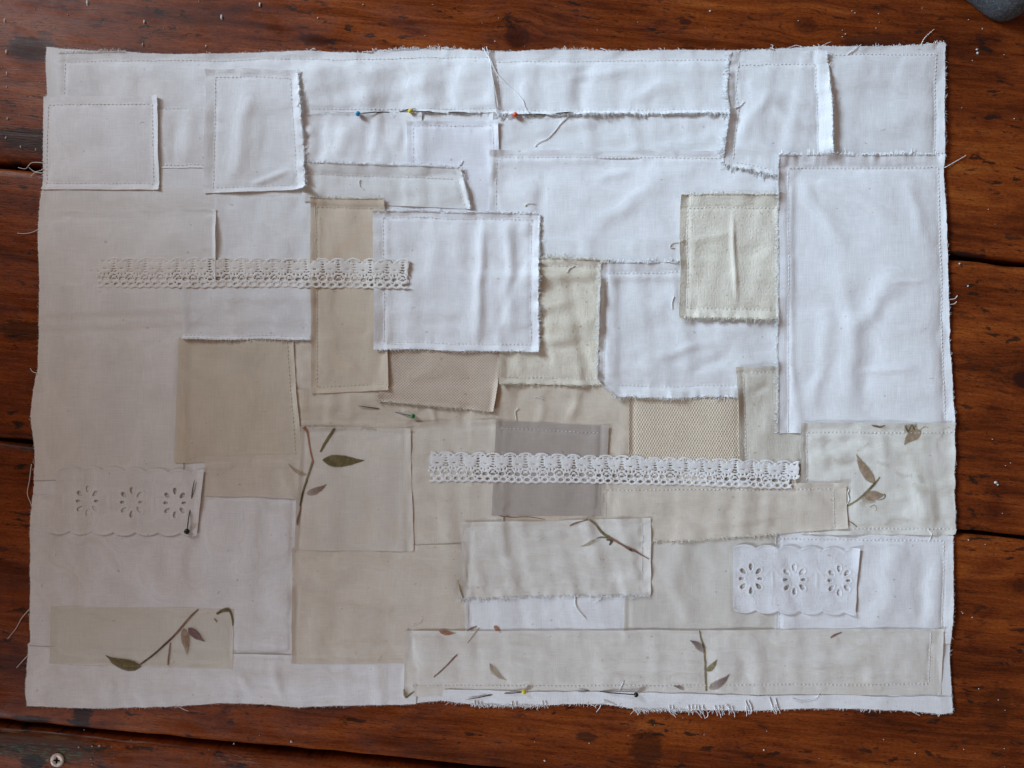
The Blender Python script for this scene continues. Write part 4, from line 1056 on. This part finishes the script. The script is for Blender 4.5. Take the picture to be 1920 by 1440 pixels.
stem(A, [(1104, 972), (1116, 982), (1128, 997), (1141, 1006)], [5, 5.5, 7, 8], 'olive')
stem(A, [(1120, 986), (1130, 999), (1140, 1006)], [1.5, 3.5, 4], 'green', lift=0.8)
stem(A, [(1139, 1005), (1152, 1012), (1166, 1020), (1180, 1028), (1188, 1031)], [7, 6, 5, 8, 7], 'brown')
stem(A, [(1178, 1028), (1184, 1031)], [3, 4], 'black', lift=0.8)
stem(A, [(1187, 1030), (1200, 1038), (1216, 1047)], [6, 4, 1.5], 'brown')
leaf(A, (1128, 1005), (1082, 1024), 11, 'faint', -0.10, 0.4)
leaf(A, (1116, 1010), (1088, 1024), 9, 'tan', -0.08, 0.5)
stem(A, [(1118, 1008), (1128, 1006), (1140, 1008)], [2, 4, 3], 'green')
stem(A, [(1136, 1011), (1146, 1012), (1142, 1021)], [3, 8, 4], 'black')
stem(A, [(1068, 985), (1078, 980), (1090, 976), (1102, 972)], [4, 5, 3, 4], 'brown')  # dark line of the thin brown fold along the top, drawn flat
stem(A, [(936, 966), (960, 969), (990, 968), (1022, 973)], [2, 2.5, 2, 1], 'brown')  # the same fold line further left, no twig
stem(A, [(859, 1086), (864, 1104), (869, 1120)], [2, 4.5, 3], 'olive')
A = find('long ivory satin')
leaf(A, (824, 1180), (856, 1185), 11, 'rust', 0.12, 0.25)
leaf(A, (926, 1172), (940, 1184), 10, 'rust', 0.0, 0.3)
stem(A, [(899, 1176), (888, 1190), (877, 1204)], [3.5, 5, 2], 'tan')
stem(A, [(876, 1180), (884, 1177), (894, 1173)], [2, 3.5, 3], 'brown')
stem(A, [(814, 1268), (828, 1256), (840, 1244), (850, 1233), (858, 1225)], [3.5, 4, 3.5, 5, 3], 'brown')
leaf(A, (919, 1243), (951, 1274), 15, 'tan', 0.15, 0.35)
stem(A, [(918, 1242), (924, 1256), (936, 1268)], [3, 3, 2], 'tan')
stem(A, [(758, 1290), (760, 1300), (762, 1308)], [3, 7, 4], 'olive')
stem(A, [(761, 1308), (770, 1300), (777, 1295)], [3, 4.5, 2], 'green')
stem(A, [(1310, 1179), (1313, 1195), (1318, 1210), (1320, 1230), (1321, 1252), (1322, 1275), (1323, 1294)], [3.5, 4, 6, 4.5, 5, 5, 4.5], 'olive')
stem(A, [(1316, 1205), (1318, 1212)], [3, 3], 'black', lift=0.8)
leaf(A, (1319, 1222), (1292, 1199), 15, 'plum', 0.12, 0.24, 'fade_start')
leaf(A, (1324, 1257), (1342, 1234), 12, 'olive', 0.06, 0.2)
leaf(A, (1327, 1289), (1366, 1261), 18, 'plum', 0.10, 0.24, 'fade_start', vein=True)
leaf(A, (1282, 1292), (1261, 1285), 8, 'plum', 0.15, 0.2, 'fade_start')
stem(A, [(1555, 1194), (1563, 1189), (1576, 1184)], [4, 5, 2.5], 'brown')

# ------------------------------------------------------------------ pins
def head_mat(name, rgb):
    n = NT(name); n.base(n.mix(n.noise(n.coords((0.15, 0.15, 1)), 1.0, 1.0), rgb, tuple(c * 0.9 for c in rgb))); n.rough(0.22)
    return n.m
steel = NT('pin_steel'); steel.b.inputs['Metallic'].default_value = 0.8
steel.base(steel.mix(steel.noise(steel.coords((0.3, 0.3, 1)), 1.0, 1.0), (0.10, 0.088, 0.082), (0.18, 0.165, 0.155))); steel.rough(0.35)
def pin(head, p1, p2, p3, rgb, label, r=5.4):
    """head centre, the end of the first visible run, then the start and end of the run where the point comes out again"""
    hx, hy = head
    hz = float(samp(H, hx, hy)) + r + 1.6
    root = empty('dressmaker_pin', (wx(hx), wy(hy), hz * S), label, 'pin', 'pins in the patchwork')
    seg = 18; rings = 11; V = []; Q = []
    for i in range(rings + 1):
        ph = math.pi * i / rings
        for k in range(seg):
            a = 2 * math.pi * k / seg
            V.append((r * math.sin(ph) * math.cos(a), r * math.sin(ph) * math.sin(a), r * 0.97 * math.cos(ph)))
    for i in range(rings):
        for k in range(seg):
            Q.append((i * seg + k, (i + 1) * seg + k, (i + 1) * seg + (k + 1) % seg, i * seg + (k + 1) % seg))
    new_obj('head', mesh_np('head', np.array(V) * S, np.array(Q)), head_mat('pin_head', rgb), root)
    def at(q, dz): return (q[0], q[1], float(samp(H, q[0], q[1])) + dz)
    pts = [(hx, hy, hz - 0.3)]
    f = [(hx + (p1[0] - hx) * k, hy + (p1[1] - hy) * k) for k in (0.3, 0.55, 0.8)]
    for k, q in zip((0.3, 0.55, 0.8), f):
        zz = float(samp(H, q[0], q[1])) + 2.6
        pts.append((q[0], q[1], max(zz, (hz - 0.3) * (1 - k) + (zz) * k)))
    pts.append(at(p1, 1.4))
    m1 = ((p1[0] * .75 + p2[0] * .25), (p1[1] * .75 + p2[1] * .25)); m2 = ((p1[0] * .25 + p2[0] * .75), (p1[1] * .25 + p2[1] * .75))
    pts += [at(m1, -1.6), at(m2, -1.6), at(p2, 1.4)]
    pts += [at((p2[0] * .6 + p3[0] * .4, p2[1] * .6 + p3[1] * .4), 2.6), at((p2[0] * .2 + p3[0] * .8, p2[1] * .2 + p3[1] * .8), 2.8), at(p3, 2.8)]
    a = np.array(pts)
    rad = np.full(len(a), 1.05); rad[-2] = 0.85; rad[-1] = 0.15
    a = a - np.array([hx, hy, hz])
    V, = [tubes('shaft', [(a, rad)], 6)]
    co = np.zeros(len(V.vertices) * 3, np.float32); V.vertices.foreach_get('co', co)
    co = co.reshape(-1, 3); co[:, 0] += 960 * S; co[:, 1] -= 720 * S
    V.vertices.foreach_set('co', co.ravel()); V.update()
    new_obj('shaft', V, steel.m, root)
    return root
pin((673.5, 217.5), (726, 211), (753, 209), (781, 205.5), (0.03, 0.24, 0.46), 'blue headed pin in the upper seam', 4.6)
pin((771, 211.5), (806, 212.5), (848, 212), (878, 214), (0.74, 0.56, 0.03), 'yellow headed pin in the upper seam, second from the left', 4.6)
pin((966, 219), (1020, 217), (1045, 215.5), (1076, 214), (0.72, 0.09, 0.02), 'orange red headed pin in the upper seam', 4.8)
pin((775, 779.5), (751, 774.5), (704, 765), (670, 760), (0.03, 0.20, 0.05), 'green headed pin below the linen patch', 4.6)
pin((356, 994), (358.8, 961), (362.8, 928), (368.5, 898), (0.012, 0.008, 0.010), 'black headed pin standing upright in the eyelet trim', 5.2)
pin((982.5, 1293.5), (952, 1297.5), (917.5, 1302), (873, 1310), (0.70, 0.60, 0.03), 'yellow headed pin in the bottom edge', 4.4)
pin((1191, 1298.5), (1131, 1295.3), (1099, 1294), (1080, 1293), (0.010, 0.010, 0.011), 'black headed pin in the bottom edge', 4.6)

# ------------------------------------------------------------------ the grey thing that pokes in at the upper right
def grey_block():
    outline = [(1786, -14), (1800, -3), (1822, 14), (1842, 30), (1852, 37), (1862, 42), (1874, 44.5), (1888, 43), (1902, 36), (1920, 24), (1960, -2), (2010, -40), (2010, -160), (1700, -160), (1740, -48)]
    P_ = np.array(outline, float); cx_, cy_ = 1880.0, -60.0
    prof = [(0.94, 0), (0.985, 6), (1.0, 16), (0.99, 30), (0.955, 42), (0.88, 52), (0.74, 58), (0.45, 61), (0.0, 62)]
    n = 96
    t = np.linspace(0, len(P_), n, endpoint=False); i = t.astype(int); f = (t - i)[:, None]
    O = P_[i] * (1 - f) + P_[(i + 1) % len(P_)] * f
    for _ in range(2): O = (np.roll(O, 1, 0) + 2 * O + np.roll(O, -1, 0)) / 4
    V = []
    for sc_, zz in prof:
        V.append(np.column_stack([cx_ + (O[:, 0] - cx_) * sc_, cy_ + (O[:, 1] - cy_) * sc_, np.full(n, zz + FLOOR_Z)]))
    V = np.concatenate(V)
    a = np.arange(len(prof) - 1)[:, None] * n + np.arange(n)[None, :]; b = np.arange(len(prof) - 1)[:, None] * n + (np.arange(n)[None, :] + 1) % n
    q = np.stack([a, a + n, b + n, b], -1).reshape(-1, 4)
    m = NT('grey_speckled_felt')
    nz = m.noise(m.coords((0.18, 0.18, 0.18)), 1.0, 3.0, 0.7); sp = m.noise(m.coords((0.34, 0.34, 0.34), off=(3, 1, 2)), 1.0, 1.0)
    c = m.mix(m.smooth(nz, 0.35, 0.65), (0.055, 0.060, 0.066), (0.095, 0.105, 0.115))
    c = m.mix(m.smooth(sp, 0.64, 0.74, 0, 0.8), c, (0.26, 0.29, 0.31)); m.base(c); m.rough(0.95)
    m.normal(m.bump(nz, 0.5, 0.0008))
    o = new_obj('grey_block', mesh_np('grey_block', to_world(V[:, 0], V[:, 1], V[:, 2]), q), m.m)
    o['label'] = 'rounded grey speckled corner poking in on the boards beyond the top right of the cloth'; o['category'] = 'block'
grey_block()

# ------------------------------------------------------------------ dust and lint on the boards
def dust():
    V = []; Q = []
    spots = [(163, 4, 5), (270, 40, 4), (11, 97, 4), (12, 137, 3), (267, 83, 3), (386, 86, 2.6), (8, 38, 4), (12, 162, 2.5), (13, 222, 2.6), (487, 8, 4), (415, 32, 5), (596, 33, 2.5), (38, 275, 3), (66, 280, 2.5), (10, 258, 3), (546, 1391, 4.5), (588, 91, 3), (928, 77, 2.4), (797, 66, 1.8), (681, 8, 2.6), (935, 33, 2), (1332, 20, 3.5), (1498, 38, 1.8), (1643, 52, 1.8), (1586, 63, 2.4), (1833, 92, 4), (1834, 99, 5), (1817, 36, 2), (1843, 53, 2.4), (1903, 222, 2.0), (1800, 494, 3.5), (1816, 536, 3), (1868, 905, 6), (1872, 909, 4), (1817, 1013, 2.6), (1806, 1150, 2), (1824, 1158, 2.2), (1836, 1292, 2.2), (1873, 1313, 2), (1022, 1427, 4), (1105, 1394, 2), (1433, 1407, 3.5), (1717, 1413, 2.0), (172, 1400, 3), (186, 1399, 4), (147, 1402, 3), (170, 1424, 3), (172, 1434, 2.4), (438, 1395, 3), (1120, 55, 1.5)]
    for k in range(80):
        u = random.random()
        if u < 0.42: x, y = abs(random.gauss(0, 130)), abs(random.gauss(0, 130))
        elif u < 0.62: x, y = random.uniform(0, 1920), random.uniform(0, 95)
        elif u < 0.80: x, y = random.uniform(1785, 1920), random.uniform(0, 1440)
        else: x, y = random.uniform(0, 1920), random.uniform(1335, 1440)
        spots.append((x, y, random.uniform(0.8, 1.9)))
    for (x, y, r) in spots:
        if poly_sdf(OUT, np.array([x]), np.array([y]))[0] > -3: continue
        big = x < 500 and y < 300 and r > 2.0
        r *= 0.72 if big else 0.5
        n = 6; b = len(V); an = random.uniform(0, 3)
        zt = FLOOR_Z + 0.6 + r * 0.3
        for lev, (s_, zz) in enumerate(((1.0, FLOOR_Z - 0.4), (0.75, zt))):
            for k in range(n):
                a = 2 * math.pi * k / n + an
                rr = r * s_ * random.uniform(0.65, 1.25)
                V.append((x + rr * math.cos(a) * (0.75 if big else 1.3), y + rr * math.sin(a) * (1.7 if big else 1.0), zz))
        V.append((x, y, zt + r * 0.15))
        for k in range(n): Q.append((b + k, b + (k + 1) % n, b + n + (k + 1) % n, b + n + k))
        for k in range(0, n, 2): Q.append((b + n + k, b + n + k + 1, b + n + (k + 2) % n, b + 2 * n))
    V = np.array(V)
    m = NT('pale_dust'); m.base(m.mix(m.noise(m.coords((0.02, 0.02, 1)), 1.0, 1.0), (0.38, 0.34, 0.29), (0.62, 0.62, 0.62))); m.rough(0.6)
    o = new_obj('dust_specks', mesh_np('dust_specks', to_world(V[:, 0], V[:, 1], V[:, 2]), np.array(Q)), m.m, None, 'stuff')
    o['label'] = 'pale dust and lint scattered on the boards'; o['category'] = 'dust'
dust()
